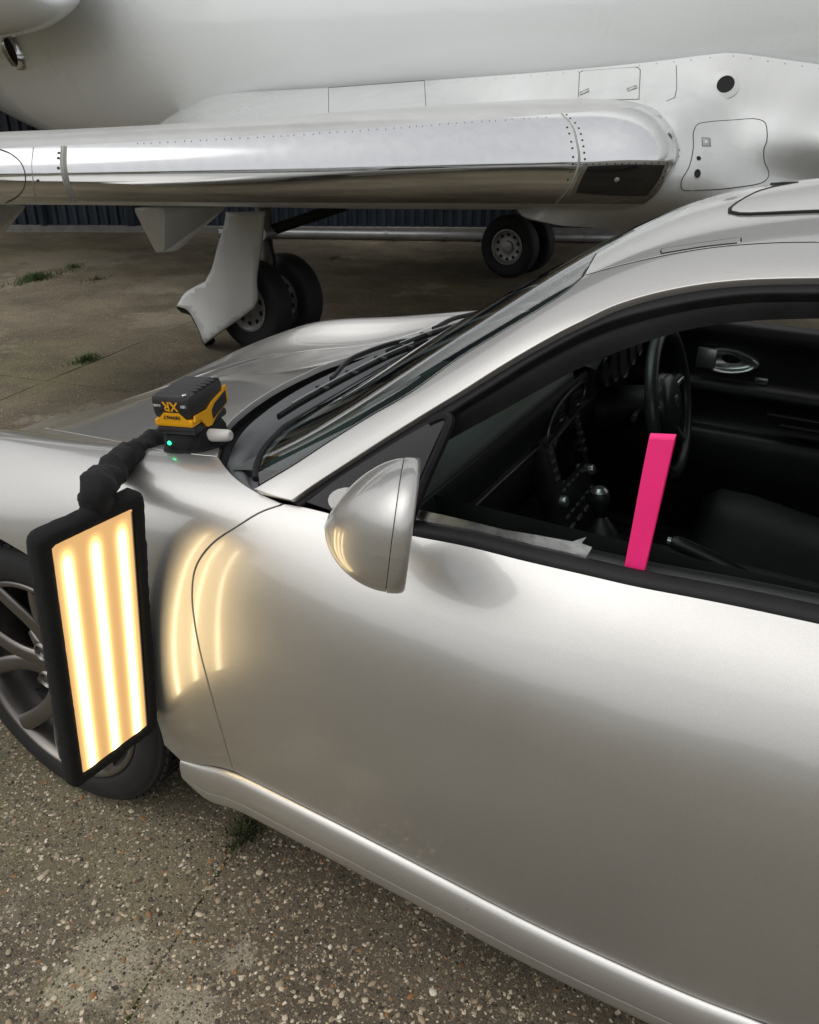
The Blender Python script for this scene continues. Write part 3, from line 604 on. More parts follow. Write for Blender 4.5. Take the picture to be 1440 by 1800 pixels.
# ------------------------------------------------------------------ car: wheels
def wheel(cx, w_out, side, parent, turn=0.0):
    o = np.array(wv(cx, w_out * side, .318)); ax = np.array([math.sin(turn), -math.cos(turn), 0]) * side      # points outboard
    RT, RR = .318, .241
    tp = [(RR + .000, -.012), (RR + .006, -.004), (RR + .012, .0), (RR + .030, .002), (RR + .052, -.003), (RR + .060, -.009), (RR + .063, -.0115), (RR + .067, -.0125), (RT - .006, -.028), (RT - .007, -.040), (RT - .007, -.19), (RT - .009, -.205), (RR + .05, -.235), (RR, -.225)]
    MBt = MB().lathe([tuple(p) for p in crv(tp, .006)], o, ax, 72)
    ty = MBt.build('tyre', M['tyre'], parent, sharp=70)
    tr = MB(); u0 = np.array([0, 0, 1.0]); v0 = np.cross(ax, u0)
    for k in range(64):
        a = k / 64 * 2 * math.pi; d = u0 * math.cos(a) + v0 * math.sin(a); t_ = np.cross(ax, d)
        for h0, h1, sk in ((-.022, -.034, .1), (-.040, -.075, .5), (-.080, -.115, .3), (-.120, -.155, -.3), (-.160, -.195, -.5)):
            c = o + ax * ((h0 + h1) / 2) + d * (RT - .0045); A = (ax * .9 + t_ * sk * .5, t_, d); A = [A[0] / np.linalg.norm(A[0]), t_, d]
            tr.box(c, (abs(h1 - h0), .023, .009), A)
    t2 = tr.build('tread_blocks', M['tyre'], ty, smooth=False); t2['kind'] = 'stuff'
    rp_ = [(RR + .004, -.014), (RR + .002, -.004), (RR - .004, -.001), (RR - .010, -.004), (RR - .016, -.018), (RR - .020, -.05), (RR - .03, -.09), (RR - .03, -.20)]
    rm = MB().lathe([tuple(p) for p in crv(rp_, .006)], o, ax, 72).build('rim', M['wheel'], parent, sharp=70)
    sp = MB()
    def P(r, a, h): return o + ax * h + (u0 * math.cos(a) + v0 * math.sin(a)) * r
    for k in range(5):
        a = k / 5 * 2 * math.pi + .25
        for sgn in (-1, 1):
            pts = crv([P(.05, a + sgn * .05, -.050), P(.088, a + sgn * .10, -.040), P(.135, a + sgn * .15, -.030), P(.185, a + sgn * .235, -.020), P(.229, a + sgn * .30, -.014)], .012)
            sp.tube(pts, np.interp(np.linspace(0, 1, len(pts)), [0, .35, 1], [.031, .021, .0215]), 12, sq=.48, up=ax)
        sp.lathe([(.0, -.058), (.014, -.058), (.0145, -.036), (.0185, -.031), (.024, -.034), (.027, -.06)], P(.065, a + math.pi / 5, 0), ax, 20)
        pts = crv([P(.05, a + math.pi / 5, -.052), P(.09, a + math.pi / 5, -.046), P(.118, a + math.pi / 5 , -.05)], .012); sp.tube(pts, np.linspace(.024, .012, len(pts)), 10, sq=.6, up=ax)
    sp.lathe([(.0, -.034), (.020, -.034), (.030, -.036), (.034, -.042), (.055, -.052), (.075, -.062), (.085, -.085), (.06, -.10)], o, ax, 40)
    so_ = sp.build('spokes', M['wheel'], parent, sharp=60)
    MB().lathe([(.0, -.030), (.020, -.031), (.026, -.033), (.028, -.037)], o, ax, 32).build('hub_cap', M['satin'], so_)
    MB().lathe([(.02, -.115), (.155, -.115), (.158, -.118), (.158, -.135), (.02, -.135)], o, ax, 48).build('brake_disc', M['brake'], parent)
    MB().lathe([(.11, -.105), (.175, -.105), (.18, -.11), (.18, -.15), (.11, -.15)], o, ax, 12, close=True, a0=.5, a1=1.5).build('brake_caliper', M['dark'], parent)
for cx, w, nm in ((.075, .852, 1), (2.35, .868, 1), (.075, .852, -1), (2.35, .868, -1)):
    wp = bpy.data.objects.new('wheel', None); COL.objects.link(wp); wp.location = wv(cx, w * nm, .318); adopt(wp, car)
    bpy.context.view_layer.update()
    if nm == 1: wheel(cx, w, 1, wp)
    else:
        for ch in bpy.data.objects['wheel' if cx < 1 else 'wheel.001'].children:
            c = ch.copy(); COL.objects.link(c); c.parent = wp; c.matrix_parent_inverse = Matrix.Identity(4)
            bpy.context.view_layer.update(); src = bpy.data.objects['wheel' if cx < 1 else 'wheel.001']
            c.matrix_basis = Matrix.Rotation(math.pi, 4, 'Z') @ (ch.matrix_parent_inverse @ ch.matrix_basis)
            for g2 in ch.children:
                d = g2.copy(); COL.objects.link(d); d.parent = c; d.matrix_parent_inverse = g2.matrix_parent_inverse.copy()

# dark wheel house, floor, rear of the body
def house(cx, w_in, w_out, r):
    pr = []
    for a in np.linspace(-.25, math.pi + .25, 24):
        pr.append([wv(cx + r * math.cos(a), w, .318 + r * math.sin(a)) for w in (w_out, w_in)])
    return pr
for sd in (1, -1):
    for cx in (.05, 2.35):
        h_ = house(cx, .52 * sd, .83 * sd, .365); m_ = MB().grid(h_); m_.add([r_[1] for r_ in h_], [tuple(range(24))]); m_.build('wheel_house', M['dark'], car)
for q_ in (seam_uv, BS.mir(seam_uv)): MB().tube((BS.P(q_) - BS.N(q_) * .008), .0045, 6).build('bonnet_gap_shade', M['rubber'], car)  # dark tubes added under the bonnet seams so the gaps read as shaded
MB().box(wv(1.55, 0, .17), (3.9, 1.56, .03)).build('floor_pan', M['dark'], car, smooth=False)
MB().box(wv(.47, 0, .50), (.04, 1.56, .64)).build('bulkhead', M['dark'], car, smooth=False)
q_ = uvs(BS, (1.742, ub[1] + .05), (1.742, 4.6), (1.742, 3), (1.742, .6), n=20)
qa = uvs(BS, (1.742, .6), (1.98, .55), n=4); rarch = np.array([side_uv(2.35 + ARC_R * math.cos(a), ARC_Z + ARC_R * math.sin(a)) for a in np.linspace(math.pi * 1.03, -.03 * math.pi, 34)])
qloop = join(q_, qa[1:], rarch, uvs(BS, (2.75, .5), (3.38, .4), n=5), uvs(BS, (3.39, .5), (3.39, 10.9), n=10), uvs(BS, (2.95, 10.9), (2.8, 9), (2.6, 7.6), (2.25, 6.8), (1.98, 6.35), (1.742, ub[1] + .05), n=20)[:-1])
panel('rear_quarter', BS, qloop, M['paint'], car, res=.05)
panel('rear_quarter', BS, BS.mir(qloop), M['paint'], car, res=.06)
rw = uvs(TS, (2.22, 6), (2.22, rs[-1][1]), (2.72, rs[-1][1]), (2.75, 6), n=20)
panel('rear_window', TS, join(uvs(TS, (2.215, 6), (2.215, rs[-1][1]), n=8), uvs(TS, (2.74, rs[-1][1]), (2.78, 6), n=8), TS.mir(join(uvs(TS, (2.215, 6), (2.215, rs[-1][1]), n=8), uvs(TS, (2.74, rs[-1][1]), (2.78, 6), n=8)))[::-1][1:-1]), M['windscreen'], car, res=.06)
MB().box(wv(2.2, 0, .62), (.05, 1.5, .86)).build('rear_bulkhead', M['carpet'], car, smooth=False)
fd = BS.mir(door_loop); panel('door', BS, fd, M['paint'], car, res=.05)
nl = join(uvs(BS, (-.62, 8.2), (-.66, 6), (-.55, 3), (-.40, 1.0), n=14), uvs(BS, (-.42, .2), (-.93, .2), n=5), uvs(BS, (-.94, .3), (-.94, 8.2), n=12))
panel('front_bumper', BS, nl, M['paint'], car, res=.04); panel('front_bumper', BS, BS.mir(nl), M['paint'], car, res=.05)


# ------------------------------------------------------------------ car: cabin
def run_w(prof, w0, w1, n=2): return [[wv(cx, w, z) for cx, z in prof] for w in np.linspace(w0, w1, n)]
DP = [(.52, .865), (.66, .895), (.78, .915), (.835, .915), (.862, .906), (.876, .893), (.880, .878)]
DL = [(.880, .878), (.886, .862), (.885, .83), (.872, .79), (.86, .775)]
DB = [(.856, .772), (.862, .768), (.866, .74), (.85, .66), (.80, .56), (.72, .50)]
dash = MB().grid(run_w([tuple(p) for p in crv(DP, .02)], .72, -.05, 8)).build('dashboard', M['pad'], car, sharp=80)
mb = MB().grid(run_w([tuple(p) for p in crv(DL, .02)], .72, -.72, 8)); mb.build('dash_face', M['leather'], dash, sharp=80)
MB().grid(run_w([tuple(p) for p in crv(DB, .02)], .72, -.72, 6)).build('lower_dash', M['plastic'], dash, sharp=80)
MB().tube([wv(.8795, .72, .8835), wv(.8795, -.10, .8835)], .0012, 6).build('stitching', M['satin'] if False else M['leather'], dash)
MB().tube([wv(.868, .72, .7715), wv(.868, .16, .7715), wv(.872, .12, .775)], .0022, 6).build('dash_trim_line', M['satin'], dash)
# instrument hood over the driver's side
hp = [(.60, .90), (.72, .945), (.82, .965), (.90, .955), (.925, .935)]
rows = []
for w in np.linspace(-.06, -.70, 18):
    k = math.sin(math.pi * (w + .06) / -.64) ** .5 if -.70 < w < -.06 else 0
    rows.append([wv(cx, w, .895 + (z - .895) * (.25 + .75 * k)) for cx, z in crv(hp, .02)])
MB().grid(rows).build('instrument_hood', M['leather'], dash, sharp=80)
for i, w in enumerate((-.22, -.30, -.385, -.47, -.545)):
    r = (.034, .042, .055, .042, .034)[i]; c = wv(.905, w, .855)
    gd = MB().lathe([(r - .003, 0), (r, .006), (r + .003, .003), (r + .003, -.02)], c, (1, 0, .18), 28).build('gauge_ring', M['plastic'], dash)
    MB().disc(np.array(c) + [.001, 0, 0], (1, 0, .18), r - .002, 24).build('gauge_face', M['dark'], gd)
MB().box(wv(.88, -.38, .85), (.03, .46, .10), bev=.01).build('instrument_backing', M['dark'], dash)
# centre stack
sa = np.array(wv(.868, .13, .80)); sb = np.array(wv(.965, .13, .52)); dn = (sb - sa); L_ = np.linalg.norm(dn); dn /= L_; sx_ = np.array([0, 1.0, 0]); snn = np.cross(sx_, dn); snn = snn if snn[0] > 0 else -snn
def stk(a, b, h=0.0): return sa + sx_ * (.26 * a) + dn * (L_ * b) + snn * h      # a across 0..1, b down 0..1
cst = MB().box(stk(.5, .5, -.02), (L_, .25, .05), (dn, sx_, snn), .012).build('centre_console', M['plastic'], car)
MB().box(stk(.5, .27, .004), (L_ * .36, .155, .006), (dn, sx_, snn), .002).build('screen', pbr('dark_screen', (.004, .004, .005), .12), cst)
kb = pbr('console_key', (.10, .10, .10), .35)
for a, b, w_, h_ in [(x, y, .022, .007) for x in (.11, .89) for y in (.10, .17, .24, .31, .38)] + [(.2 + .12 * k, .50, .016, .006) for k in range(6)] + [(.15 + .14 * k, .70, .02, .007) for k in range(6)] + [(.2 + .2 * k, .80, .03, .009) for k in range(4)]:
    MB().box(stk(a, b, .006), (h_, w_, .006), (dn, sx_, snn), .0015).build('console_button', kb, cst)
for a, b in ((.10, .56), (.90, .56), (.14, .88), (.86, .88)):
    MB().lathe([(.0, .016), (.011, .016), (.013, .012), (.0135, .0)], stk(a, b, .002), snn, 18).build('console_knob', M['satin'] if b < .6 else kb, cst)
# twin centre vents in a curved bezel
vc = np.array(wv(.888, .02, .835)); vn = np.array([1, 0, .12])
bz = [np.array(wv(.892, w, z)) for w, z in ((.145, .785), (.14, .82), (.11, .850), (.04, .866), (-.07, .868), (-.105, .855), (-.10, .825), (-.05, .800), (.06, .785))]
vb = MB().tube(crv(bz, .02, closed=True), .0032, 8, closed=True).build('vent_bezel', M['bezel'], dash)
for w in (.075, -.045):
    MB().box(wv(.890, w, .826), (.006, .075, .052), bev=.002).build('air_vent', M['dark'], dash)
    for k in range(3): MB().box(wv(.894, w, .811 + .014 * k), (.004, .07, .003)).build('vent_blade', M['plastic'], dash)
    MB().box(wv(.897, w, .824), (.006, .014, .005), bev=.001).build('vent_slider', M['satin'], dash)
# tunnel, lever, hand brake
MB().box(wv(1.35, 0, .40), (.90, .22, .20), bev=.03).build('centre_tunnel', M['leather'], car)
gl = MB().lathe([(.052, 0), (.046, .02), (.032, .05), (.016, .075), (.010, .08)], wv(1.005, 0, .50), (-.12, 0, 1), 24, close=False).build('gear_lever', M['leather'], car)
gk = [(.0, .150), (.012, .149), (.021, .140), (.025, .125), (.021, .105), (.014, .09), (.010, .078)]
MB().lathe([tuple(p) for p in crv(gk, .004)], wv(1.0, 0, .50), (-.12, 0, 1), 24).build('gear_knob', M['leather'], gl, sharp=80)
MB().lathe([(.0, .1525), (.012, .1522), (.019, .1455), (.0205, .1425)], wv(1.0, 0, .50), (-.12, 0, 1), 24).build('knob_cap', M['satin'], gl)
MB().lathe([(.052, .004), (.057, .003), (.058, -.002)], wv(1.005, 0, .502), (-.12, 0, 1), 28).build('gaiter_ring', M['satin'], gl)
hbp = crv([wv(1.36, .05, .53), wv(1.27, .05, .56), wv(1.18, .05, .582), wv(1.168, .05, .583)], .02)
hb = MB().tube(hbp, [.017] * (len(hbp) - 2) + [.015, .013], 12).build('handbrake_lever', M['leather'], car)
MB().tube([wv(1.166, .05, .5835), wv(1.158, .05, .584)], .008, 12).build('brake_button', M['satin'], hb)
MB().tube(crv([wv(1.36, .052, .548), wv(1.27, .052, .578), wv(1.18, .052, .600)], .02), .0016, 6).build('lever_stitching', M['plastic'], hb)
# steering wheel
swo = np.array(wv(1.045, -.37, .758)); swn = np.array([math.cos(R(15)), 0, math.sin(R(15))]); swu = np.array([-math.sin(R(15)), 0, math.cos(R(15))]); swr = np.array([0, 1.0, 0])
def swp(r, a, h=0): return swo + (swr * math.cos(a) + swu * math.sin(a)) * r + swn * h
stw = MB().tube([swp(.183, a) for a in np.linspace(0, 2 * math.pi, 64, endpoint=False)], .0165, 14, closed=True).build('steering_wheel', M['wheel_hide'], car, sharp=80)
for a in (R(180), R(0)):
    for da in (-.30, .30): MB().tube([swp(.183, a + da - .008), swp(.183, a + da + .008)], .0172, 14).build('rim_joint', M['plastic'], stw)
hubp = [(.085 * math.copysign(abs(math.cos(a)) ** .8, math.cos(a)), .078 * math.copysign(abs(math.sin(a)) ** .8, math.sin(a)) - .005) for a in np.linspace(0, 2 * math.pi, 40, endpoint=False)]
rows = [[swo + swr * x * k + swu * y * k + swn * h for x, y in hubp] for k, h in ((1.0, -.045), (1.0, -.01), (.97, .002), (.88, .010), (.72, .015), (.45, .018), (.02, .019))]
MB().grid([r + [r[0]] for r in rows]).build('airbag_cover', M['wheel_hide'], stw, sharp=80)
for a in (R(172), R(8), R(232), R(308)):
    pts = crv([swp(.06, a, -.012), swp(.12, a, -.012), swp(.172, a, -.004)], .02)
    sp_o = MB().tube(pts, [.024] + [.019] * (len(pts) - 2) + [.018], 12, sq=.45, up=swn).build('wheel_spoke', M['plastic'], stw)
    MB().tube(crv([swp(.075, a, -.002), swp(.12, a, -.003), swp(.165, a, .004)], .02), [.006] * len(crv([swp(.075, a, -.002), swp(.12, a, -.003), swp(.165, a, .004)], .02)), 8, sq=.5, up=swn).build('spoke_trim', M['satin'], sp_o)
shield = [(-.012, .016), (-.006, .0175), (0, .0165), (.006, .0175), (.012, .016), (.0125, .004), (.009, -.008), (0, -.0165), (-.009, -.008), (-.0125, .004)]
cr = MB().prism([swo + swr * x + swu * y + swn * .0185 for x, y in shield], swn * .002).build('wheel_crest', M['satin'], stw, smooth=False)
MB().prism([swo + swr * x * .35 + swu * y * .35 + swn * .0203 for x, y in shield], swn * .0008).build('crest_centre', M['dark'], stw, smooth=False)
MB().tube([swo - swn * .04, swo - swn * .18], [.05, .06], 20).build('steering_column', M['plastic'], car)
for sgn in (-1, 1):
    st = MB().tube(crv([swo - swn * .06 + swr * .05 * sgn, swo - swn * .055 + swr * .13 * sgn + swu * .01, swo - swn * .05 + swr * .165 * sgn + swu * .012], .02), .008, 8).build('column_stalk', M['plastic'], car)
# far door lining, its handle and lettered plate
fp = [(-.700, .905), (-.692, .900), (-.685, .885), (-.684, .86), (-.690, .83), (-.695, .75), (-.694, .735), (-.680, .725), (-.676, .70), (-.69, .685), (-.695, .60), (-.66, .585), (-.65, .50), (-.66, .42), (-.68, .25)]
fp = [tuple(p) for p in crv(fp, .012)]
fdl = MB().grid([[wv(cx, w - .035 , z) for w, z in fp] for cx in np.linspace(.62, 1.8, 14)]).build('far_door_lining', M['leather'], car, sharp=80)
MB().grid([[wv(cx, w, z) for w, z in ((-.735, .905), (-.76, .905), (-.785, .885))] for cx in np.linspace(.66, 1.75, 6)]).build('far_window_seal', M['rubber'], car)
hc_ = np.array(wv(1.135, -.722, .795))
def hpt(a, k, out): return hc_ + np.array([.078 * math.cos(a) * k, -out, (.034 * math.sin(a) * k) * (1 - .25 * math.cos(a))])
rows = [[hpt(a, k, o_) for a in np.linspace(0, 2 * math.pi, 36, endpoint=False)] for k, o_ in ((1.0, -.004), (1.0, .008), (.94, .014), (.86, .013), (.78, .004), (.6, -.004), (.05, -.008))]
hd = MB().grid([r + [r[0]] for r in rows]).build('inner_door_handle', M['satin'], fdl, sharp=80)
MB().box(hc_ + [-.066, -.010, .002], (.055, .012, .060), bev=.005).build('handle_paddle', M['satin'], hd)
pl = MB().box(wv(1.225, -.728, .749), (.034, .004, .018), bev=.001).build('airbag_plate', M['satin'], fdl)
MB().lathe([(.006, .003), (.009, .0035), (.0105, .002), (.0105, -.002)], wv(1.35, -.70, .537), (0, -1, 0), 20).build('speaker_badge', M['satin'], fdl)
MB().box(wv(1.38, -.712, .662), (.24, .02, .008), bev=.003).build('armrest_edge', M['plastic'], fdl)
MB().box(wv(1.40, -.705, .640), (.20, .03, .006), bev=.002).build('door_pocket_edge', M['plastic'], fdl)
# seats
def seat(w):
    s_ = empty('seat'); s_.location = wv(1.5, w, .2); adopt(s_, car); bpy.context.view_layer.update()
    rows = []
    for cx, z0 in ((1.14, .30), (1.15, .37), (1.19, .405), (1.28, .405), (1.40, .385), (1.55, .365), (1.66, .36)):
        rows.append([wv(cx, w + q_, z0 + b_) for q_, b_ in ((.255, -.10), (.262, .0), (.245, .045), (.215, .055), (.17, .02), (.10, .0), (0, -.005), (-.10, .0), (-.17, .02), (-.215, .055), (-.245, .045), (-.262, 0), (-.255, -.10))])
    MB().grid(rows).build('seat_cushion', M['leather'], s_, sharp=85)
    rows = []
    for t in np.linspace(0, 1, 9):
        cx = 1.62 + .26 * t; z = .38 + .56 * t; hw = .26 - .10 * max(0, (t - .55) / .45) ** 1.5
        rows.append([wv(cx + d_, w + hw * q_, z) for q_, d_ in ((1, .08), (1.02, -.03), (.92, -.075), (.78, -.06), (.6, -.015), (0, 0), (-.6, -.015), (-.78, -.06), (-.92, -.075), (-1.02, -.03), (-1, .08))])
    MB().grid(rows).build('seat_back', M['leather'], s_, sharp=85)
seat(.37); seat(-.37)
MB().box(wv(1.15, 0, .215), (1.9, 1.40, .02)).build('cabin_carpet', M['carpet'], car, smooth=False)
MB().grid([[wv(cx, w - 0, z) for w, z in ((.66, .88), (.655, .70), (.66, .62), (.64, .45), (.66, .24))] for cx in np.linspace(.62, 1.8, 8)]).build('near_door_lining', M['leather'], car, sharp=80)

# ------------------------------------------------------------------ things in the window slot
wn_ = np.array([0, -.992, .12]); wl_ = lambda P: P
def on_w(p, w): return at_y(p, CY - w)
pink = pbr('pink_webbing', (1.0, .022, .22), .6, bump=.25, bscale=900, var=.04)
td_ = bp[len(bp) // 3] + np.array([0, .027, 0]); tn_ = np.cross(bp[-6] - bp[2], np.array([0, .06, 1.0])); tb = [at_plane(p, td_, tn_) for p in ((1096, 1004), (1131, 1010))]; tt = [at_plane(p, td_, tn_) for p in ((1142, 764), (1187, 766))]
def tagrow(t, o): a = tb[0] * (1 - t) + tt[0] * t; b = tb[1] * (1 - t) + tt[1] * t; return a + np.array([0, o, 0]), b + np.array([0, o, 0])
prof = [(-.12, 0.0)] + [(t, .001 * math.sin(7 * t)) for t in np.linspace(0, .97, 10)] + [(.985, .0015), (1.0, .006), (.99, .0115), (.96, .0125)] + [(t, .012) for t in np.linspace(.9, -.12, 8)]
rows = [tagrow(t, o) for t, o in prof]; inner_ = [tagrow(t, o + .0016 * (1 if i < 12 else -1)) for i, (t, o) in enumerate(prof)]
tg = MB().grid(rows); tagm = tg.build('strap', pink, None, fix=False, smooth=False)
sol = tagm.modifiers.new('thickness', 'SOLIDIFY'); sol.thickness = .0012
tag(tagm, 'bright pink webbing strap folded over, standing up out of the car door window slot', 'strap')
steel = pbr('scuffed_steel', (.42, .43, .42), .28, 1.0, bump=.3, bscale=60, var=.35, vscale=25)
gp = [(700, 912), (860, 949), (1029, 982), (1041, 962), (1022, 955), (1031, 944), (1006, 952), (940, 940), (885, 931), (800, 910), (722, 893), (700, 887)]
gdir = bp[-6] - bp[2]; gn = np.cross(gdir, np.array([0, .32, 1.0])); go = bp[len(bp) // 4] + np.array([0, .0235, .010]); gq = [at_plane(p, go, gn) for p in gp]
gm_ = MB().prism(gq, (0, .0012, 0)).build('metal_guard', steel, None, smooth=False)
tag(gm_, 'thin scuffed sheet metal guard with a notched end, slotted along the car door window sill', 'metal guard')
lipg = [at_plane(p, go - np.array([0, .001, 0]), gn) for p in ((700, 912), (860, 949), (1029, 982))]; MB().tube(lipg, .0013, 6).build('guard_edge', M['chrome'], gm_)

# ------------------------------------------------------------------ dent-repair lamp on the wing
lamp = empty('inspection_lamp', wv(.30, .58, .84), 'battery dent-repair lamp with a glowing three-strip panel hanging by the front wheel', 'lamp')
cloth = pbr('black_cloth', (.007, .007, .0075), .92, bump=.6, bscale=260, var=.3, vscale=40)
foam = pbr('black_foam', (.005, .005, .005), .96, bump=1.0, bscale=420, var=.3)
pTR, pTL, pBR, pBL = [np.array(wv(*q)) for q in ((.472, .900, .857), (.464, 1.046, .857), (.402, .885, .372), (.393, 1.029, .372))]
ex = (pTR - pTL); PW = np.linalg.norm(ex); ex /= PW; ez = (pTL - pBL); PH = np.linalg.norm(ez); ez /= PH; en = np.cross(ez, ex); en = en if en[0] > 0 else -en
def pp(a, b, h=0.0): return pBL + ex * (PW * a) + ez * (PH * b) + en * h
m, n, l, p_ = new_mat('diffuser_glow')
tc = n.new('ShaderNodeUVMap'); sx2 = n.new('ShaderNodeSeparateXYZ'); l.new(tc.outputs[0], sx2.inputs[0])
acc_ = None
for c_ in (.155, .50, .845):
    d1 = n.new('ShaderNodeMath'); d1.operation = 'SUBTRACT'; d1.inputs[1].default_value = c_; l.new(sx2.outputs[0], d1.inputs[0])
    d2 = n.new('ShaderNodeMath'); d2.operation = 'MULTIPLY'; l.new(d1.outputs[0], d2.inputs[0]); l.new(d1.outputs[0], d2.inputs[1])
    d3 = n.new('ShaderNodeMath'); d3.operation = 'MULTIPLY'; d3.inputs[1].default_value = -190.0; l.new(d2.outputs[0], d3.inputs[0])
    d4 = n.new('ShaderNodeMath'); d4.operation = 'EXPONENT'; l.new(d3.outputs[0], d4.inputs[0])
    if acc_ is None: acc_ = d4
    else:
        ad = n.new('ShaderNodeMath'); ad.operation = 'ADD'; l.new(acc_.outputs[0], ad.inputs[0]); l.new(d4.outputs[0], ad.inputs[1]); acc_ = ad
# the strips stop short of the ends
e1 = n.new('ShaderNodeMapRange'); e1.interpolation_type = 'SMOOTHSTEP'; e1.inputs['From Min'].default_value = .99; e1.inputs['From Max'].default_value = .90; l.new(sx2.outputs[1], e1.inputs['Value'])
em = n.new('ShaderNodeMath'); em.operation = 'MULTIPLY'; l.new(acc_.outputs[0], em.inputs[0]); l.new(e1.outputs[0], em.inputs[1])
e4 = n.new('ShaderNodeMath'); e4.operation = 'POWER'; e4.inputs[1].default_value = 2.6; l.new(em.outputs[0], e4.inputs[0])
e5 = n.new('ShaderNodeMath'); e5.operation = 'MULTIPLY_ADD'; e5.inputs[1].default_value = 3.6; e5.inputs[2].default_value = .56; l.new(e4.outputs[0], e5.inputs[0])
es = n.new('ShaderNodeMath'); es.operation = 'MULTIPLY_ADD'; es.inputs[1].default_value = 1.7; l.new(em.outputs[0], es.inputs[0]); l.new(e5.outputs[0], es.inputs[2])
cr_ = n.new('ShaderNodeValToRGB'); cr_.color_ramp.elements[0].color = (1, .56, .20, 1); cr_.color_ramp.elements[1].color = (1, .64, .20, 1); cr_.color_ramp.elements[0].position = .05; cr_.color_ramp.elements[1].position = .55
cr_.color_ramp.elements.new(1.0).color = (1, .90, .62, 1)
l.new(em.outputs[0], cr_.inputs[0]); l.new(cr_.outputs[0], p_.inputs['Emission Color']); l.new(es.outputs[0], p_.inputs['Emission Strength'])
p_.inputs['Base Color'].default_value = (.25, .20, .13, 1); p_.inputs['Roughness'].default_value = .35
df = mesh_obj('light_panel', [pp(0, 0), pp(1, 0), pp(1, 1), pp(0, 1)], [(0, 1, 2, 3)], m, lamp, False)
if (np.cross(pp(1, 0) - pp(0, 0), pp(1, 1) - pp(1, 0)) @ en) < 0: df.data.flip_normals()
uvl = df.data.uv_layers.new(name='UVMap')
for lp in df.data.loops: uvl.data[lp.index].uv = ((0, 0), (1, 0), (1, 1), (0, 1))[lp.vertex_index]
# padded frame: a lumpy rounded border
def frame_ring(off, h, jit, nn_=150):
    out = []
    hw, hh = PW / 2 + off, PH / 2 + off; rr_ = max(.003, .004 + off * .45); per = []
    segs = [(hw - rr_, hh), (hw, hh - rr_)]
    for cxs, cys, a0_ in ((1, 1, 0), (-1, 1, 90), (-1, -1, 180), (1, -1, 270)):
        for a in np.linspace(0, 90, 8): per.append(((hw - rr_) * cxs + rr_ * math.cos(R(a0_ + a)), (hh - rr_) * cys + rr_ * math.sin(R(a0_ + a))))
    per = np.array(per + [per[0]]); d = np.concatenate([[0], np.cumsum(np.linalg.norm(np.diff(per, axis=0), axis=1))]); t = np.linspace(0, d[-1], nn_, endpoint=False)
    X = np.interp(t, d, per[:, 0]); Y = np.interp(t, d, per[:, 1])
    for k in range(nn_): out.append(pp(.5, .5) + ex * (X[k] + RNG.normal(0, jit)) + ez * (Y[k] + RNG.normal(0, jit)) + en * (h + RNG.normal(0, jit)))
    return out
rings = [frame_ring(o_, h_, j_) for o_, h_, j_ in ((.0005, -.001, 0), (.001, .003, .0001), (.005, .006, .0004), (.013, .0068, .0005), (.020, .005, .0005), (.0235, -.001, .0006), (.0245, -.012, .0006), (.023, -.022, .0006), (.016, -.026, .0004))]
fr_m = MB().grid([r + [r[0]] for r in rings]); fr_m.add(rings[-1], [tuple(range(150))]); fr_m.build('padded_frame', foam, lamp, sharp=85)
MB().tube([pp(.985, .01, .001), pp(.985, .99, .001)], .0016, 6).build('panel_trim', M['chrome'], lamp)
# sleeve arm, wrinkled
apts = crv([on_w((312, 765), .575), on_w((292, 768), .61), on_w((262, 782), .66), on_w((225, 803), .75), on_w((188, 838), .86), on_w((170, 864), .955), pp(.66, 1.05, -.018), pp(.64, .98, -.034), pp(.62, .90, -.05)], .006)
rn_ = np.convolve(RNG.normal(0, 1, len(apts) + 8), np.ones(5) / 5, 'same')[4:-4]; rad = np.array([.0222 + .0045 * rn_[i] + .0012 * math.sin(i * .55) for i in range(len(apts))]); tw = np.cumsum(np.abs(RNG.normal(.5, .35, len(apts))))
av = MB(); T_ = np.gradient(apts, axis=0); T_ /= np.linalg.norm(T_, axis=1)[:, None]; u = np.array([0, 0, 1.0]); rows = []
for i, c in enumerate(apts):
    u = u - T_[i] * (u @ T_[i]); u /= np.linalg.norm(u); w_ = np.cross(T_[i], u)
    rows.append([c + (u * math.cos(a) + w_ * math.sin(a)) * rad[i] * (1 + .10 * math.sin(2 * a + tw[i]) + .07 * math.sin(3 * a - tw[i] * .7 + 1) + .03 * math.sin(7 * a + tw[i] * 2)) for a in np.linspace(0, 2 * math.pi, 20, endpoint=False)])
av.grid([r + [r[0]] for r in rows]); av.add(rows[-1], [tuple(range(20))]); av.build('sleeve_arm', cloth, lamp, sharp=80)
# base bag and adaptor under the battery
hs_uv = BS.trace([(346, 784)]); bo = BS.P(hs_uv)[0]; bn_ = BS.N(hs_uv)[0]
az = R(28 - 18); b1 = np.array([math.cos(az), math.sin(az), 0.0]); b2 = np.array([-math.sin(az), math.cos(az), 0.0]); bup = np.array([-.06, -.05, 1.0]); bup /= np.linalg.norm(bup); b1 = b1 - bup * (b1 @ bup); b1 /= np.linalg.norm(b1); b2 = np.cross(bup, b1)
def bl_(x, y, z): return bo + b1 * x + b2 * y + bup * z
rows = []
for z, rx, ry, j in ((-.004, .050, .058, 0), (.002, .055, .063, .001), (.009, .054, .062, .001), (.014, .047, .056, .0015), (.021, .050, .058, .0015), (.029, .047, .057, .0015), (.037, .046, .056, .001), (.044, .042, .052, .0), (.046, .01, .01, 0)):
    rows.append([bl_(rx * math.copysign(abs(math.cos(a)) ** .75, math.cos(a)) + RNG.normal(0, j), .005 + ry * math.copysign(abs(math.sin(a)) ** .75, math.sin(a)) + RNG.normal(0, j), z) for a in np.linspace(0, 2 * math.pi, 40, endpoint=False)])
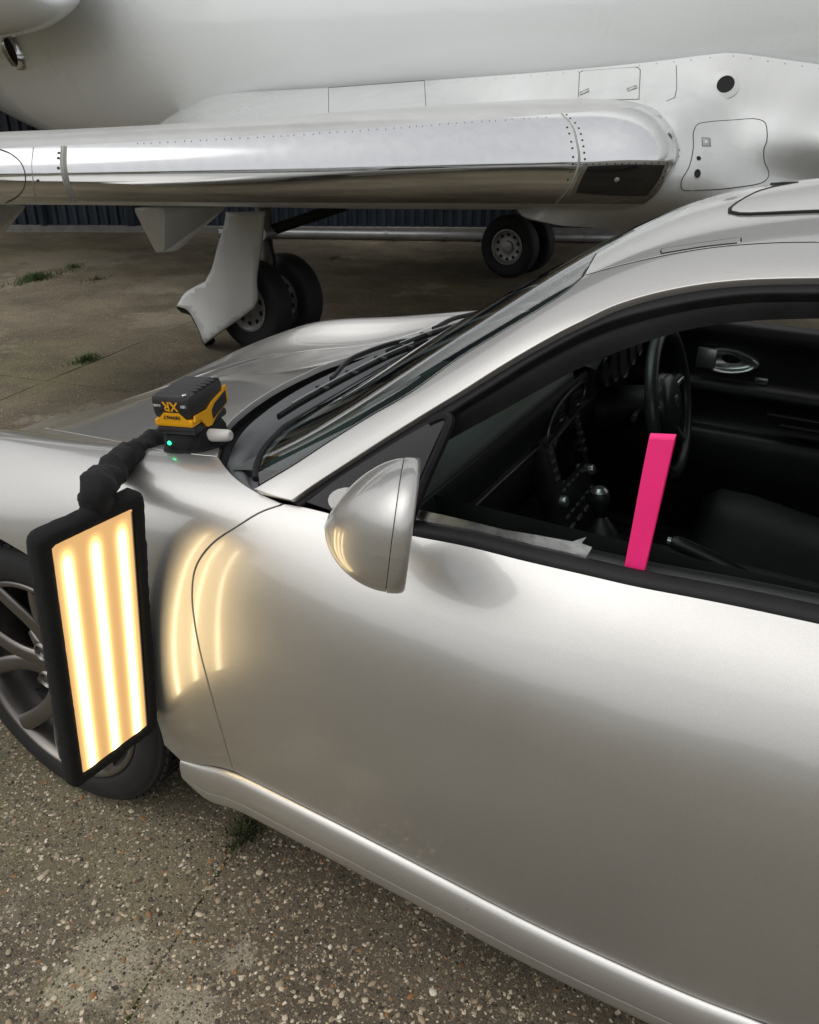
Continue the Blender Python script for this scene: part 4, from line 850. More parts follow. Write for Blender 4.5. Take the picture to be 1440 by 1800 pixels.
MB().grid([r + [r[0]] for r in rows]).build('base_bag', cloth, lamp, sharp=80)
blk = pbr('battery_black', (.020, .020, .021), .42, bump=.3, bscale=1200, var=.1); yel = pbr('battery_yellow', (.80, .38, .008), .40, var=.06)
bz0 = .050
MB().box(bl_(0, .004, bz0 + .001), (.080, .112, .016), (b1, b2, bup), .005).build('battery_adaptor', blk, lamp)
batt = MB().box(bl_(0, .004, bz0 + .045), (.082, .116, .046), (b1, b2, bup), .011).build('battery', blk, lamp)
MB().box(bl_(0, .004, bz0 + .016), (.079, .117, .014), (b1, b2, bup), .004).build('battery_band', yel, batt)
ysd = [(-.054, .012), (-.030, -.010), (-.012, -.012), (.060, .004), (.062, .034), (.030, .040), (-.010, .024), (-.040, .020)]
ysd = [(-.055, .010), (-.036, .008), (-.020, -.012), (-.006, -.014), (.012, -.004), (.060, .010), (.061, .040), (.052, .040), (.046, .034), (.006, .026), (-.010, .018), (-.052, .020)]
MB().prism([bl_(.0405, y + .004, bz0 + z + .010) for y, z in ysd], b1 * .0035).build('battery_side_band', yel, batt, smooth=False)
wi = [(-.002, -.004), (.050, .010), (.052, .032), (.010, .021), (-.002, .012)]
MB().prism([bl_(.0425, y + .006, bz0 + z + .010) for y, z in wi], b1 * .0030).build('battery_release', blk, batt, smooth=False)
plq = [(-.034, .020), (.034, .020), (.026, .026), (.016, .036), (-.016, .036), (-.026, .026)]
MB().prism([bl_(x, -.0530, bz0 + z - .0) for x, z in plq], b2 * -.0020).build('battery_badge', yel, batt, smooth=False)
for k in range(6): MB().box(bl_(.031, -.022 + .014 * k, bz0 + .0675), (.020, .006, .004), (b1, b2, bup), .0015).build('battery_rib', blk, batt)
for y in (-.046, .050): MB().lathe([(.0, .0012), (.0035, .0012), (.0045, -.001)], bl_(.028, y, bz0 + .0685), bup, 12).build('battery_screw', M['chrome'], batt)
def text(body, size, org, xa, ya, mat, parent, name, ext=.0005, align='CENTER'):
    cu = bpy.data.curves.new(name, 'FONT'); cu.body = body; cu.size = size; cu.align_x = align; cu.align_y = 'CENTER'; cu.extrude = ext; cu.resolution_u = 2; cu.offset = .0004 if size > .02 else .00012
    t = bpy.data.objects.new(name, cu); COL.objects.link(t); dg = bpy.context.evaluated_depsgraph_get(); me = bpy.data.meshes.new_from_object(t.evaluated_get(dg)); bpy.data.objects.remove(t)
    o = bpy.data.objects.new(name, me); COL.objects.link(o); me.materials.clear(); me.materials.append(mat)
    xa = Vector(xa).normalized(); ya = Vector(ya).normalized(); za = xa.cross(ya)
    Mw = Matrix.Identity(4)
    for i in range(3): Mw[i][0], Mw[i][1], Mw[i][2], Mw[i][3] = xa[i], ya[i], za[i], org[i]
    me.transform(Mw); return adopt(o, parent)
white = pbr('white_print', (.62, .62, .60), .5)
fx = -.0548
text('XR', .0235, bl_(.001, fx, bz0 + .0485), -b1, -bup, yel, batt, 'model_letters')
text('18V', .0075, bl_(.0275, fx, bz0 + .049), -b1, -bup, white, batt, 'voltage_letters')
text('5.0Ah', .0062, bl_(-.0265, fx, bz0 + .049), -b1, -bup, white, batt, 'capacity_letters')
text('DEWALT', .0085, bl_(0, fx - .0008, bz0 + .028), -b1, -bup, blk, batt, 'maker_letters')
MB().lathe([(.0, .002), (.003, .0018), (.004, 0)], bl_(-.018, -.0535, .027), -b2, 12).build('indicator_light', emit('green_led', (.02, .9, .30), 3.0), lamp)
capc = pbr('white_cap', (.62, .60, .56), .5, var=.1)
MB().lathe([tuple(p) for p in crv([(.0, .040), (.008, .040), (.0105, .036), (.0115, .020), (.012, .002), (.0125, -.01)], .005)], bl_(.046, -.012, .030), (b1 + bup * .05), 20).build('charging_cap', capc, lamp)
text('AIRBAG', .0075, np.array(wv(1.225, -.7255, .749)), (1, 0, 0), (0, 0, 1), M['dark'], fdl, 'airbag_letters', .0003)


# ------------------------------------------------------------------ the jet
white_f = pbr('fuselage_white_lightened', (.74, .765, .76), .28, coat=.8, coat_r=.05, var=.02, vscale=1.5)  # fuselage copy of the one white, lightened to make up for missing light
white_p = pbr('aircraft_white_darkened', (.56, .58, .575), .28, coat=.8, coat_r=.06, var=.03, vscale=1.5)  # fairing copy of the same white, darkened because its tilt catches more sky
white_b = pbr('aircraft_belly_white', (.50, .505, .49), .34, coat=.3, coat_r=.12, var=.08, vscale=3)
polish = pbr('polished_leading_edge', (.80, .81, .81), .10, 1.0, bump=.04, bscale=3, var=.03, vscale=20)
sealant = pbr('joint_sealant', (.30, .30, .27), .6)
linek = pbr('dark_line', (.05, .05, .05), .7)  # plain near-black for seams, rivets, drains and lettering
alu = pbr('painted_alloy', (.36, .36, .35), .45, .5)
tyre_b = pbr('aircraft_tyre', (.012, .012, .014), .7, bump=.2, bscale=120)
for m_ in (white_p, white_b):                             # rain streaks down the flanks
    n = m_.node_tree.nodes; l = m_.node_tree.links; p = n['Principled BSDF']; src = p.inputs['Base Color'].links[0].from_socket
    tc = n.new('ShaderNodeTexCoord'); mp = n.new('ShaderNodeMapping'); mp.inputs['Scale'].default_value = (3.5, 3.5, .35); l.new(tc.outputs['Object'], mp.inputs[0])
    t = n.new('ShaderNodeTexNoise'); t.inputs['Scale'].default_value = 2.5; t.inputs['Detail'].default_value = 6; l.new(mp.outputs[0], t.inputs['Vector'])
    r = n.new('ShaderNodeValToRGB'); r.color_ramp.elements[0].position = .35; r.color_ramp.elements[0].color = (1, 1, 1, 1); r.color_ramp.elements[1].position = .75; r.color_ramp.elements[1].color = (.90, .895, .875, 1); l.new(t.outputs['Fac'], r.inputs[0])
    x = n.new('ShaderNodeMix'); x.data_type = 'RGBA'; x.blend_type = 'MULTIPLY'; x.inputs[0].default_value = 1; l.new(src, x.inputs[6]); l.new(r.outputs[0], x.inputs[7]); l.new(x.outputs[2], p.inputs['Base Color'])
jet = empty('business_jet', (-3.1, 5.6, 0), 'white business jet with polished wing leading edge, parked behind the silver car', 'aircraft')
LA = np.array([.104, .9946, 0]); FA = np.array([.9946, -.104, 0]); MIDP = np.array([-3.09, 5.78, 0])
def fus(st):
    rows = []
    for s_, bot, rr in st:
        top = bot + 2 * rr; zc = (bot + top) / 2
        rows.append([MIDP + FA * s_ - LA * (rr * math.sin(R(f))) + np.array([0, 0, zc + rr * math.cos(R(f))]) for f in np.linspace(0, 360, 25)])
    return rows
FST = [(9.0, 1.5, .5), (7.5, 1.05, .86), (6, .95, .99), (4, .93, 1.0), (2.5, .93, 1.0), (1, .93, 1.0), (-.5, .93, 1.0), (-2, .955, .99), (-3.3, 1.0, .965), (-4.2, 1.13, .90), (-5.0, 1.34, .80), (-6.0, 1.64, .66), (-7.5, 2.0, .46), (-9.0, 2.3, .25)]
FS = Surf(fus(FST), MIDP + [0, 0, 1.93])
uu = np.linspace(0, FS.n - 1, 120); vv = np.linspace(0, 24, 97)
G3 = FS.P(np.stack(np.meshgrid(uu, vv, indexing='ij'), -1).reshape(-1, 2)).reshape(120, 97, 3)
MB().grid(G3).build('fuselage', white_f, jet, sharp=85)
# engine pod
eo = MIDP - LA * 1.50 + np.array([0, 0, 2.36]); ep_s = -.42
ep = [(.0, -1.62), (.25, -1.60), (.30, -1.55), (.34, -1.56), (.40, -1.66), (.465, -1.9), (.51, -2.4), (.53, -3.2), (.52, -4.3), (.46, -5.4), (.36, -6.2), (.30, -6.4), (.0, -6.3)]
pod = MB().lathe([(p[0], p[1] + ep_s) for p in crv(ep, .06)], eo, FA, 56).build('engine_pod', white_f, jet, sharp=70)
MB().disc(CAM + ray((6, 28)) * np.linalg.norm(eo - FA * 2.6 - CAM) * .885, -ray((6, 28)), .022, 16).build('pod_drain', linek, pod)
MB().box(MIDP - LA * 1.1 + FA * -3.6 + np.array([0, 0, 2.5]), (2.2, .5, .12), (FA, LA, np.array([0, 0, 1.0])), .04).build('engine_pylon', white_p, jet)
# oval outlet with bright rim
oc = FS.trace([(24, 86)]); op, on_ = FS.P(oc)[0], FS.N(oc)[0]; ou = np.array([0, 0, 1.0]); ou = ou - on_ * (ou @ on_); ou /= np.linalg.norm(ou); ow = np.cross(on_, ou); ou = ou * .96 + ow * .25 * (1 if (ow @ C_R) < 0 else -1)
def ovl(k, h): return [op + ou * (.150 * k * math.sin(a)) + ow * (.105 * k * math.cos(a)) + on_ * h for a in np.linspace(0, 2 * math.pi, 32, endpoint=False)]
rows = [ovl(1.12, -.03), ovl(1.10, .02), ovl(1.0, .05), ovl(.86, .045), ovl(.80, .01), ovl(.78, -.10)]
om = MB().grid([r + [r[0]] for r in rows]).build('outlet_ring', M['chrome'], jet, sharp=80)
MB().add(ovl(.79, .005), [tuple(range(32))]).build('outlet_mouth', M['dark'], om, smooth=False)

# wing: a net of stations along the leading edge
WX = np.array([-220, 0, 110, 400, 700, 1010, 1190, 1290], float)
wD = np.interp(WX, [-220, 0, 1190, 1290], [2.88, 3.0, 3.7, 4.5])
wT = np.interp(WX, [-220, 0, 110, 400, 700, 900, 1010, 1190, 1330], [252, 243, 239, 225, 205, 192, 187, 182, 190])
wB = np.interp(WX, [-220, 0, 110, 400, 700, 1010, 1190, 1330], [368, 372, 373, 378, 385, 389, 392, 394])
le = np.array([at_d((x, (t + b) / 2), d) for x, t, b, d in zip(WX, wT, wB, wD)])
ldir = le[-2] - le[0]; ldir[2] = 0; ldir /= np.linalg.norm(ldir); aft = np.array([-ldir[1], ldir[0], 0]); aft = aft if aft @ C_F > 0 else -aft
SEC = [(2.6, .10), (1.7, .34), (1.0, .475), (.55, .49), (.27, .44), (.11, .31), (.03, .155), (.0, .0), (.03, -.17), (.11, -.31), (.27, -.43), (.55, -.485), (1.0, -.47), (1.7, -.36), (2.6, -.16)]
wnet = []
for c, t, b, d in zip(le, wT, wB, wD):
    H = (b - t) * d / FPX * 1.0
    wnet.append([c + aft * a * (H / .45) + np.array([0, 0, H * z]) for a, z in SEC])
WS = Surf(wnet, le.mean(0) + aft * .5)
uu = np.linspace(0, WS.n - 1, 90); vv = np.linspace(0, len(SEC) - 1, 90)
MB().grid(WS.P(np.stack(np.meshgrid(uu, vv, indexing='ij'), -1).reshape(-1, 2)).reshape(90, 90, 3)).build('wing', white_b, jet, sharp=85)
def W_(*p): return WS.trace(crv(p, 9))
def strip(name, top, bot, mat, r_edge=None, l_edge=None, parent=None, off=.0035, gap=.0012):
    t, b = W_(*top), W_(*bot); r_ = W_(*(r_edge or [top[-1], bot[-1]])); l_ = W_(*(l_edge or [top[0], bot[0]]))
    return panel(name, WS, join(t, r_[1:], b[::-1][1:], l_[::-1][1:-1]), mat, parent or jet, gap=gap, off=off, res=.04, depth=.006, lip=.001)
STOP = [(-120, 268), (0, 262), (110, 257), (250, 250), (400, 242), (550, 233), (700, 222.5), (850, 211), (990, 201), (1150, 187)]
def stop_(x): return (x, float(np.interp(x, [p[0] for p in STOP], [p[1] for p in STOP])))
def tops(a, b): return [stop_(x) for x in np.linspace(a, b, 8)]
def bots(a, b): return [(x, 353 + 4 * (x / 1000)) for x in np.linspace(a, b, 6)]
J1 = [stop_(108), (106, 290), (113, 325), (127, 354)]; J1b = [stop_(118), (118, 290), (124, 325), (139, 354)]
J2 = [stop_(985), (1004, 222), (1012, 250), (1016, 280), (1008, 310), (994, 335), (975, 357)]
J3 = [(1150, 186), (1168, 200), (1182, 222), (1188, 250), (1187, 280), (1178, 310), (1163, 332), (1132, 359)]
strip('leading_edge', tops(118, 985), bots(139, 975), polish, J2, J1b)
strip('leading_edge', tops(60, 108), bots(66, 127), polish, J1, [stop_(60), (57, 290), (60, 325), (66, 354)])
strip('leading_edge', tops(-130, 59), bots(-130, 64), polish, [stop_(59), (56, 290), (59, 325), (64, 354)], [stop_(-130), (-130, 352)])
strip('leading_edge', tops(988, 1150), bots(978, 1132), polish, J3, [stop_(988), (1008, 222), (1016, 250), (1020, 280), (1012, 310), (998, 335), (978, 357)])
def seam(surf, pts, r, mat, name, parent=None, off=.0035, step=8):
    q = surf.trace(crv(pts, step)); return MB().tube(surf.P(q) + surf.N(q) * off, r, 6).build(name, mat, parent or jet)
seam(WS, [(113, 258), (112, 290), (119, 325), (133, 354)], .013, sealant, 'joint_strip', off=-.007)
seam(WS, [(987, 201), (1006, 222), (1014, 250), (1018, 280), (1010, 310), (996, 335), (977, 357)], .012, sealant, 'joint_strip', off=-.006)
seam(WS, [(-2, 263), (20, 272), (38, 288), (45, 310), (42, 330), (28, 346), (10, 355)], .0022, linek, 'tip_joint', off=.004)
def studs(surf, pts, r, mat, name, parent=None, off=.004, h=.0015):
    b = MB(); q = surf.trace(pts); P_, N_ = surf.P(q), surf.N(q)
    for p, n_ in zip(P_, N_): b.lathe([(.0, h), (r * .7, h), (r, 0)], p + n_ * off, n_, 8)
    o = b.build(name, mat, parent or jet); o['kind'] = 'stuff'; return o
def along(pts, n): q = crv(pts, 3); return q[np.linspace(0, len(q) - 1, n).astype(int)]
studs(WS, np.concatenate([along([(996, 203), (1016, 224), (1024, 250), (1028, 280)], 9), along([(997, 225), (1004, 250), (1007, 285), (998, 315)], 8)]), .0055, linek, 'rivets')
studs(WS, along([stop_(x) for x in range(240, 980, 40)], 52) + [0, 3.5] + np.stack([RNG.normal(0, 2, 52), RNG.normal(0, .5, 52)], -1), .0020, linek, 'rivets')
studs(WS, along([(1160, 190), (1178, 206), (1190, 226), (1194, 250), (1193, 280), (1186, 306)], 14), .005, sealant, 'rivets', off=.001)
studs(WS, [(104, 270), (103, 279), (103, 296), (67, 317)], .006, linek, 'rivets')
# landing light behind a dark window
wp = join(W_((1033, 292), (1100, 289), (1167, 290)), W_((1167, 290), (1156, 315), (1136, 342))[1:], W_((1136, 342), (1075, 341), (1013, 337))[1:], W_((1013, 337), (1022, 315), (1033, 292))[1:-1])
fo = join(W_((1024, 286), (1100, 282), (1177, 283)), W_((1177, 283), (1164, 318), (1141, 349))[1:], W_((1141, 349), (1070, 347), (1002, 343))[1:], W_((1002, 343), (1014, 315), (1024, 286))[1:-1])
panel('light_frame', WS, fo, pbr('light_frame_metal', (.34, .33, .30), .4, .8), jet, gap=0, off=.005, depth=.002, res=.03)
lw = panel('landing_light_window', WS, wp, pbr('smoked_glass', (.012, .012, .012), .06, coat=.5), jet, gap=0, off=.0075, depth=.002, res=.03)
lq = WS.trace([(1084, 314)]); MB().lathe([(.0, .003), (.008, .002), (.012, 0)], WS.P(lq)[0] + WS.N(lq)[0] * .0078, WS.N(lq)[0], 12).build('lamp_bulb', pbr('lamp_glint', (.55, .55, .53), .2, .5), lw)
studs(WS, np.concatenate([along([(1030, 288.5), (1172, 286)], 12), along([(1172, 290), (1162, 316), (1142, 344)], 6)]), .004, linek, 'rivets', lw, off=.0055)
# printed walkway marks seen edge-on above the wing
def fairing_surface():
    FX = np.array([200, 330, 400, 600, 780, 890, 1000, 1120, 1200, 1280, 1360, 1450, 1600, 1800], float)
    yt = np.interp(FX, [200, 270, 330, 395, 580, 1020, 1280, 1340, 1440, 1600, 1800], [236, 228, 192, 169, 157, 125, 97, 103, 119, 150, 195])
    out = []
    for x, y0 in zip(FX, yt):
        p0 = FS.trace([(x, y0)]); d0 = float((FS.P(p0)[0] - CAM) @ C_F) - .035; dw = 3.0 + .7 * x / 1190 if x < 1190 else 3.7 + (x - 1190) * .0002
        yb = float(np.interp(x, [790, 890], [250, 460]))
        k1 = np.clip((x - 900) / 250, 0, 1); row = []
        for t in np.linspace(0, 1, 8):
            y = y0 + (yb - y0) * t
            dl = d0 + (dw + .55 - d0) * t                                       # behind the wing
            yy = (y - 290) / 150.0; db = min(d0 + 9 * (yy > 0), dw + float(np.interp(x, [1000, 1120, 1190], [.25, .10, .010])) + .10 * min(yy, 0) ** 2 + float(np.interp(x, [1190, 1330], [1.7, .05])) * max(0, yy - .15) ** 2); mix = np.clip((y - y0) / 110, 0, 1); mix = mix * mix * (3 - 2 * mix)
            dr_ = d0 + (db - d0) * mix
            row.append(at_d((x, y), dl * (1 - k1) + dr_ * k1))
        out.append(row)
    return out
RS = Surf(fairing_surface(), MIDP + [0, 0, 1.6])
def F_(*p): return RS.trace(crv(p, 9))
ftop = F_((268, 232), (300, 208), (335, 186), (365, 174), (398, 168), (580, 157.5), (800, 142), (1020, 125), (1150, 112), (1250, 99.5), (1285, 97), (1330, 102), (1385, 110), (1440, 118), (1600, 149), (1760, 184))
fb = F_((1780, 200), (1780, 440)); fb2 = F_((1770, 450), (1440, 450), (1190, 436), (1120, 408)); fb3 = F_((1120, 408), (1050, 397), (970, 390), (915, 370), (900, 300), (900, 240)); fb4 = F_((900, 240), (700, 240), (400, 242), (268, 240))
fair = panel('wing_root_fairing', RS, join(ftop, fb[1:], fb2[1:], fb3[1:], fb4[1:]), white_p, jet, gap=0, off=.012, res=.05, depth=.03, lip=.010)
studs(RS, np.concatenate([along([(275, 226), (335, 190), (395, 172)], 14), along([(420, 172), (1020, 129), (1250, 104)], 26), along([(1290, 101), (1440, 123)], 6)]), .0035, sealant, 'rivets', fair, off=.0125, h=.0006)
sk = dict(off=.0125)
for pts in ([(579, 218), (578, 158), (747, 145.5), (749, 200)], [(1018, 174), (1020, 131), (1024, 128), (1122, 121), (1127, 126), (1124, 179)], [(1172, 182), (1186, 176), (1190, 160), (1190, 118)], [(900, 193), (1017, 181), (1124, 179)]):
    seam(RS, pts if len(pts) < 4 else pts, .0016, linek, 'panel_seam', fair, **sk) if False else MB().tube(np.concatenate([(lambda q: RS.P(q) + RS.N(q) * .0125)(F_(pts[i], pts[i + 1])) for i in range(len(pts) - 1)]), .0016, 6).build('panel_seam', linek, fair)
hat = [(1214, 332), (1199, 330), (1197, 318), (1210, 295), (1217, 262), (1217, 235), (1224, 222), (1240, 218), (1290, 214), (1330, 212), (1345, 218), (1349, 236), (1348, 250), (1343, 262), (1343, 284), (1349, 300), (1348, 312), (1338, 322), (1290, 330), (1214, 332)]
hq = RS.trace(crv(hat, 6)); panel('access_hatch', RS, hq[:-1], white_p, fair, gap=.001, off=.0138, res=.05, depth=.002)
MB().tube(RS.P(hq[:-1]) + RS.N(hq[:-1]) * .0125, .0024, 6, closed=True).build('hatch_seam', linek, fair)
ap = join(F_((1020, 174), (1021, 132)), F_((1021, 132), (1024, 129), (1122, 122.5), (1125.5, 126))[1:], F_((1125.5, 126), (1122, 177.5))[1:], F_((1122, 177.5), (1020, 179))[1:-1])
panel('access_panel', RS, ap, white_p, fair, gap=.001, off=.0136, res=.05, depth=.002)
def latch(px, w, h):
    c = RS.trace([px]); p, n_ = RS.P(c)[0], RS.N(c)[0]; u_ = C_R - n_ * (C_R @ n_); u_ /= np.linalg.norm(u_); v_ = np.cross(n_, u_)
    o = MB().box(p + n_ * .0145, (w, h, .003), (u_, v_, n_), .001).build('latch', alu, fair); MB().box(p + n_ * .0162, (w * .45, h * .5, .002), (u_, v_, n_), .0005).build('latch_button', white_p, o)
    MB().tube([p + n_ * .0142 + u_ * a * w * .56 + v_ * b * h * .62 for a, b in ((-1, -1), (1, -1), (1, 1), (-1, 1))], .0015, 5, closed=True).build('latch_gap', linek, o)
latch((1029, 165.5), .042, .020); latch((1112, 160), .042, .020); latch((1239, 253), .036, .036)
def hole(px, r, name, rim=True, sx=1.0):
    c = RS.trace([px]); p, n_ = RS.P(c)[0], RS.N(c)[0]
    o = MB().disc(p + n_ * .0148, n_, r, 28, sx).build(name, M['dark'], fair, smooth=False)
    if rim: MB().lathe([(r * .98, .0142), (r * 1.0, .018), (r * 1.18, .0165), (r * 1.7, .0128)], p, n_, 32).build('port_rim', white_p, o)
hole((1276, 151), .040, 'port'); hole((1226, 281), .011, 'drain_hole', False); hole((1224, 306), .019, 'drain_hole', False, .8)
wk = MB()
for x, y, w, h in [(668 + 11.5 * k, 201 - .72 * k, 6.5, 2.6) for k in range(16)] + [(850, 187, 8, 4), (860, 186, 8, 4), (872, 185, 8, 4)]:
    P_ = [RS.trace([(x + a, y + b)]) for a, b in ((0, 0), (w, -w * .05), (w, h), (0, h))]
    wk.prism([RS.P(q)[0] + RS.N(q)[0] * .0128 for q in P_], RS.N(P_[0])[0] * .0006)
wko = wk.build('walkway_lettering', linek, fair, smooth=False); wko['kind'] = 'stuff'
# flap-track fairings under the wing
def hull(name, pts, mat, parent, bev=.012):
    bm = bmesh.new()
    for p in pts: bm.verts.new(tuple(p))
    bmesh.ops.convex_hull(bm, input=bm.verts[:]); bmesh.ops.delete(bm, geom=[v for v in bm.verts if not v.link_faces], context='VERTS')
    bmesh.ops.bevel(bm, geom=bm.edges[:], offset=bev, segments=3, affect='EDGES', profile=.5); me = bpy.data.meshes.new(name); bm.to_mesh(me); bm.free()
    me.polygons.foreach_set('use_smooth', [True] * len(me.polygons)); me.materials.append(mat); o = bpy.data.objects.new(name, me); COL.objects.link(o); return adopt(o, parent)
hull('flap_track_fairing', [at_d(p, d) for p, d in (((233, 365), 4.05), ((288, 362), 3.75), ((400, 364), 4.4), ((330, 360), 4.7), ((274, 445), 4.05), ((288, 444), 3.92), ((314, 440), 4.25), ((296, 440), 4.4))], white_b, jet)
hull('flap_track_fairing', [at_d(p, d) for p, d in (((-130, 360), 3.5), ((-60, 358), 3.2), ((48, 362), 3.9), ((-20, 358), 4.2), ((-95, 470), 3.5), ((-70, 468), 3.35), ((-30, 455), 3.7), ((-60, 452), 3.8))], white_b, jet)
# undercarriage
def gear_wheel(px, name, shift=0.0):
    g0 = at_z(px, 0) + LA * shift; e_ = empty(name); e_.location = tuple(g0 + [0, 0, .285]); adopt(e_, jet); bpy.context.view_layer.update(); o = g0 + np.array([0, 0, .285])
    tp = [(.155, .062), (.175, .075), (.20, .082), (.245, .08), (.272, .068), (.283, .045), (.285, .015), (.285, -.015), (.283, -.045), (.272, -.068), (.245, -.08), (.20, -.082), (.175, -.075), (.155, -.062)]
    MB().lathe([tuple(p) for p in crv(tp, .012)], o, -LA, 48).build('gear_tyre', tyre_b, e_, sharp=80)
    rp = [(.163, .064), (.160, .070), (.150, .071), (.145, .060), (.12, .045), (.09, .040), (.06, .044), (.055, .062), (.045, .066), (.0, .066)]
    rm = MB().lathe([tuple(p) for p in rp], o, -LA, 40).build('gear_rim', alu, e_, sharp=50)
    for k in range(10):
        a = k / 10 * 2 * math.pi; MB().disc(o - LA * .0475 + (np.array([0, 0, 1]) * math.cos(a) + FA * math.sin(a)) * .112, -LA, .017, 12).build('rim_hole', M['dark'], rm, smooth=False)
    MB().lathe([(.163, -.064), (.15, -.06), (.1, -.04), (.0, -.04)], o, -LA, 32).build('inner_rim', alu, e_)
    return o
n1 = gear_wheel((452, 612), 'main_wheel'); n2 = gear_wheel((452, 612), 'main_wheel', .30)
f1 = gear_wheel((893, 487), 'main_wheel'); f2 = gear_wheel((893, 487), 'main_wheel', .34)
rust = pbr('gear_leg_paint', (.16, .14, .125), .55, .3, var=.3, vscale=20)
for a, b in ((n1, n2), (f1, f2)):
    m_ = (a + b) / 2; top = m_ + np.array([-.02, 0, .80])
    lg = MB().tube([m_ + [0, 0, -.03], m_ + [0, 0, .32], top], [.045, .042, .06], 14).build('gear_leg', rust, jet)
    MB().tube([a, b], .035, 10).build('axle', rust, lg)
    MB().tube([m_ + [.02, .02, .44], m_ + np.array([0, 0, .60]) + FA * .42 + LA * .28], .034, 10).build('drag_brace', M['dark'], jet)
    MB().lathe([(.0, .05), (.035, .05), (.035, -.05), (.0, -.05)], m_ + [0.03, -.02, .43], LA, 16).build('brace_pivot', alu, lg)
    MB().tube(crv([m_ + np.array([.06, -.05, .40]), m_ + np.array([.10, -.06, .26]), m_ + np.array([.03, -.05, .06])], .03), .012, 8).build('brake_hose', M['dark'], lg)
# leg door: curved sheet with a thick dark flange
gd = [(403, 372), (400, 392), (384, 438), (375, 467), (361, 495), (338, 507), (327, 516), (319, 536), (338, 543), (353, 560), (367, 582), (375.6, 600), (393, 584), (415.6, 567), (446.7, 542), (452, 527), (451, 493), (455.6, 449), (464, 372)]
segs_ = [gd[0:5], gd[4:8], gd[7:12], gd[11:15], gd[14:19], [gd[18], gd[0]]]
gl2 = np.concatenate([crv(q_, 5)[:-1] for q_ in segs_])
gp0 = n1 - LA * .17; gq = np.array([at_plane(p, gp0, LA) for p in gl2])
def lift(px, P):
    k = np.clip((px[1] - 480) / 110, 0, 1); f_ = np.clip((420 - px[0]) / 100, 0, 1.2); return P - LA * (.16 * (k * k) * f_ + .03 * math.sin(min(1, max(0, (px[0] - 370) / 90)) * math.pi))
lo, hi = gl2.min(0), gl2.max(0); gg = [(x, y) for x in np.arange(lo[0], hi[0], 9) for y in np.arange(lo[1], hi[1], 9)]
def inside(p, poly):
    c = False; n = len(poly)
    for i in range(n):
        a, b = poly[i], poly[(i + 1) % n]
        if (a[1] > p[1]) != (b[1] > p[1]) and p[0] < (b[0] - a[0]) * (p[1] - a[1]) / (b[1] - a[1]) + a[0]: c = not c
    return c
gg = [p for p in gg if inside(p, gl2) and np.min(np.linalg.norm(gl2 - p, axis=1)) > 4]
vo, eo_, fo_, *_ = delaunay_2d_cdt([Vector(p) for p in list(gl2) + gg], [(i, (i + 1) % len(gl2)) for i in range(len(gl2))], [], 1, 1e-5)
V_ = [lift(p, at_plane(p, gp0, LA)) for p in [tuple(v) for v in vo]]
gdo = mesh_obj('gear_door', V_, [list(f) for f in fo_], white_b, jet); bm = bmesh.new(); bm.from_mesh(gdo.data); bmesh.ops.recalc_face_normals(bm, faces=bm.faces[:])
if sum((f.normal.dot(Vector(-LA)) for f in bm.faces)) < 0: bmesh.ops.reverse_faces(bm, faces=bm.faces[:])
bm.to_mesh(gdo.data); bm.free(); so_m = gdo.modifiers.new('thickness', 'SOLIDIFY'); so_m.thickness = .022; so_m.offset = -1
fl = crv(gd[7:12], 5); fl3 = np.array([lift(p, at_plane(p, gp0, LA)) for p in fl])
rows = [[p + LA * .010, p + LA * .016 - FA * .02 + np.array([0, 0, -.02]), p + LA * .10 - FA * .085 + np.array([.0, 0, -.07]), p + LA * .14 - FA * .05 + np.array([0, 0, -.02])] for p in fl3]
MB().grid(rows).build('door_flange', M['rubber'], gdo)
MB().box((f1 + f2) / 2 + LA * .35 + np.array([0, 0, .25]), (.30, .03, .42), (FA, LA, np.array([0, 0, 1.0])), .01).build('gear_door', M['dark'], jet)
# far wing, so that the ground under the jet is shaded from both sides, and belly fairing
fw = []
for s_, t_, dih, ch in ((.7, .55, 0, 3.6), (.5, 3.5, .12, 2.6), (.1, 7.5, .35, 1.4)):
    o = MIDP + LA * t_ + FA * (2.2 - .36 * t_) + np.array([0, 0, 1.18 + dih]); fw.append([o - FA * ch * x + np.array([0, 0, ch * z]) for x, z in ((1, 0), (.6, .045), (.25, .06), (.05, .03), (0, 0), (.05, -.025), (.25, -.05), (.6, -.03), (1, 0))])
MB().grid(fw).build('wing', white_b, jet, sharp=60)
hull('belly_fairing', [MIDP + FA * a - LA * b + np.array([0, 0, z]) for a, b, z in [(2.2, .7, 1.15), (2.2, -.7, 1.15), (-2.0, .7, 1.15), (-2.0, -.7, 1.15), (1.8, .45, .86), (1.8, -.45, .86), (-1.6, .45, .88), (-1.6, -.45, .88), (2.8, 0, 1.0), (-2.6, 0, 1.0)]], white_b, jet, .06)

# ------------------------------------------------------------------ hangar, pipe
hb0, hb1 = at_z((35, 405), 0), at_z((470, 407), 0); hd_ = (hb1 - hb0); hd_ /= np.linalg.norm(hd_); hn_ = np.array([hd_[1], -hd_[0], 0])
if hn_ @ C_F > 0: hn_ = -hn_
hang = empty('hangar', tuple(hb0 + hd_ * 4), 'dark blue corrugated metal hangar wall behind the jet', 'hangar')
sheetm = pbr('blue_corrugated_steel', (.030, .042, .058), .45, .2, var=.25, vscale=3)
prof_ = []
for k in range(8):
    b_ = k * .125; prof_ += [(b_, 0), (b_ + .045, 0), (b_ + .065, .035), (b_ + .105, .035)]
prof_.append((1.0, 0))
shv = []; 
for x, d in prof_: shv += [(x, d, 0), (x, d, 6.5)]
sf = [(2 * i, 2 * i + 2, 2 * i + 3, 2 * i + 1) for i in range(len(prof_) - 1)]
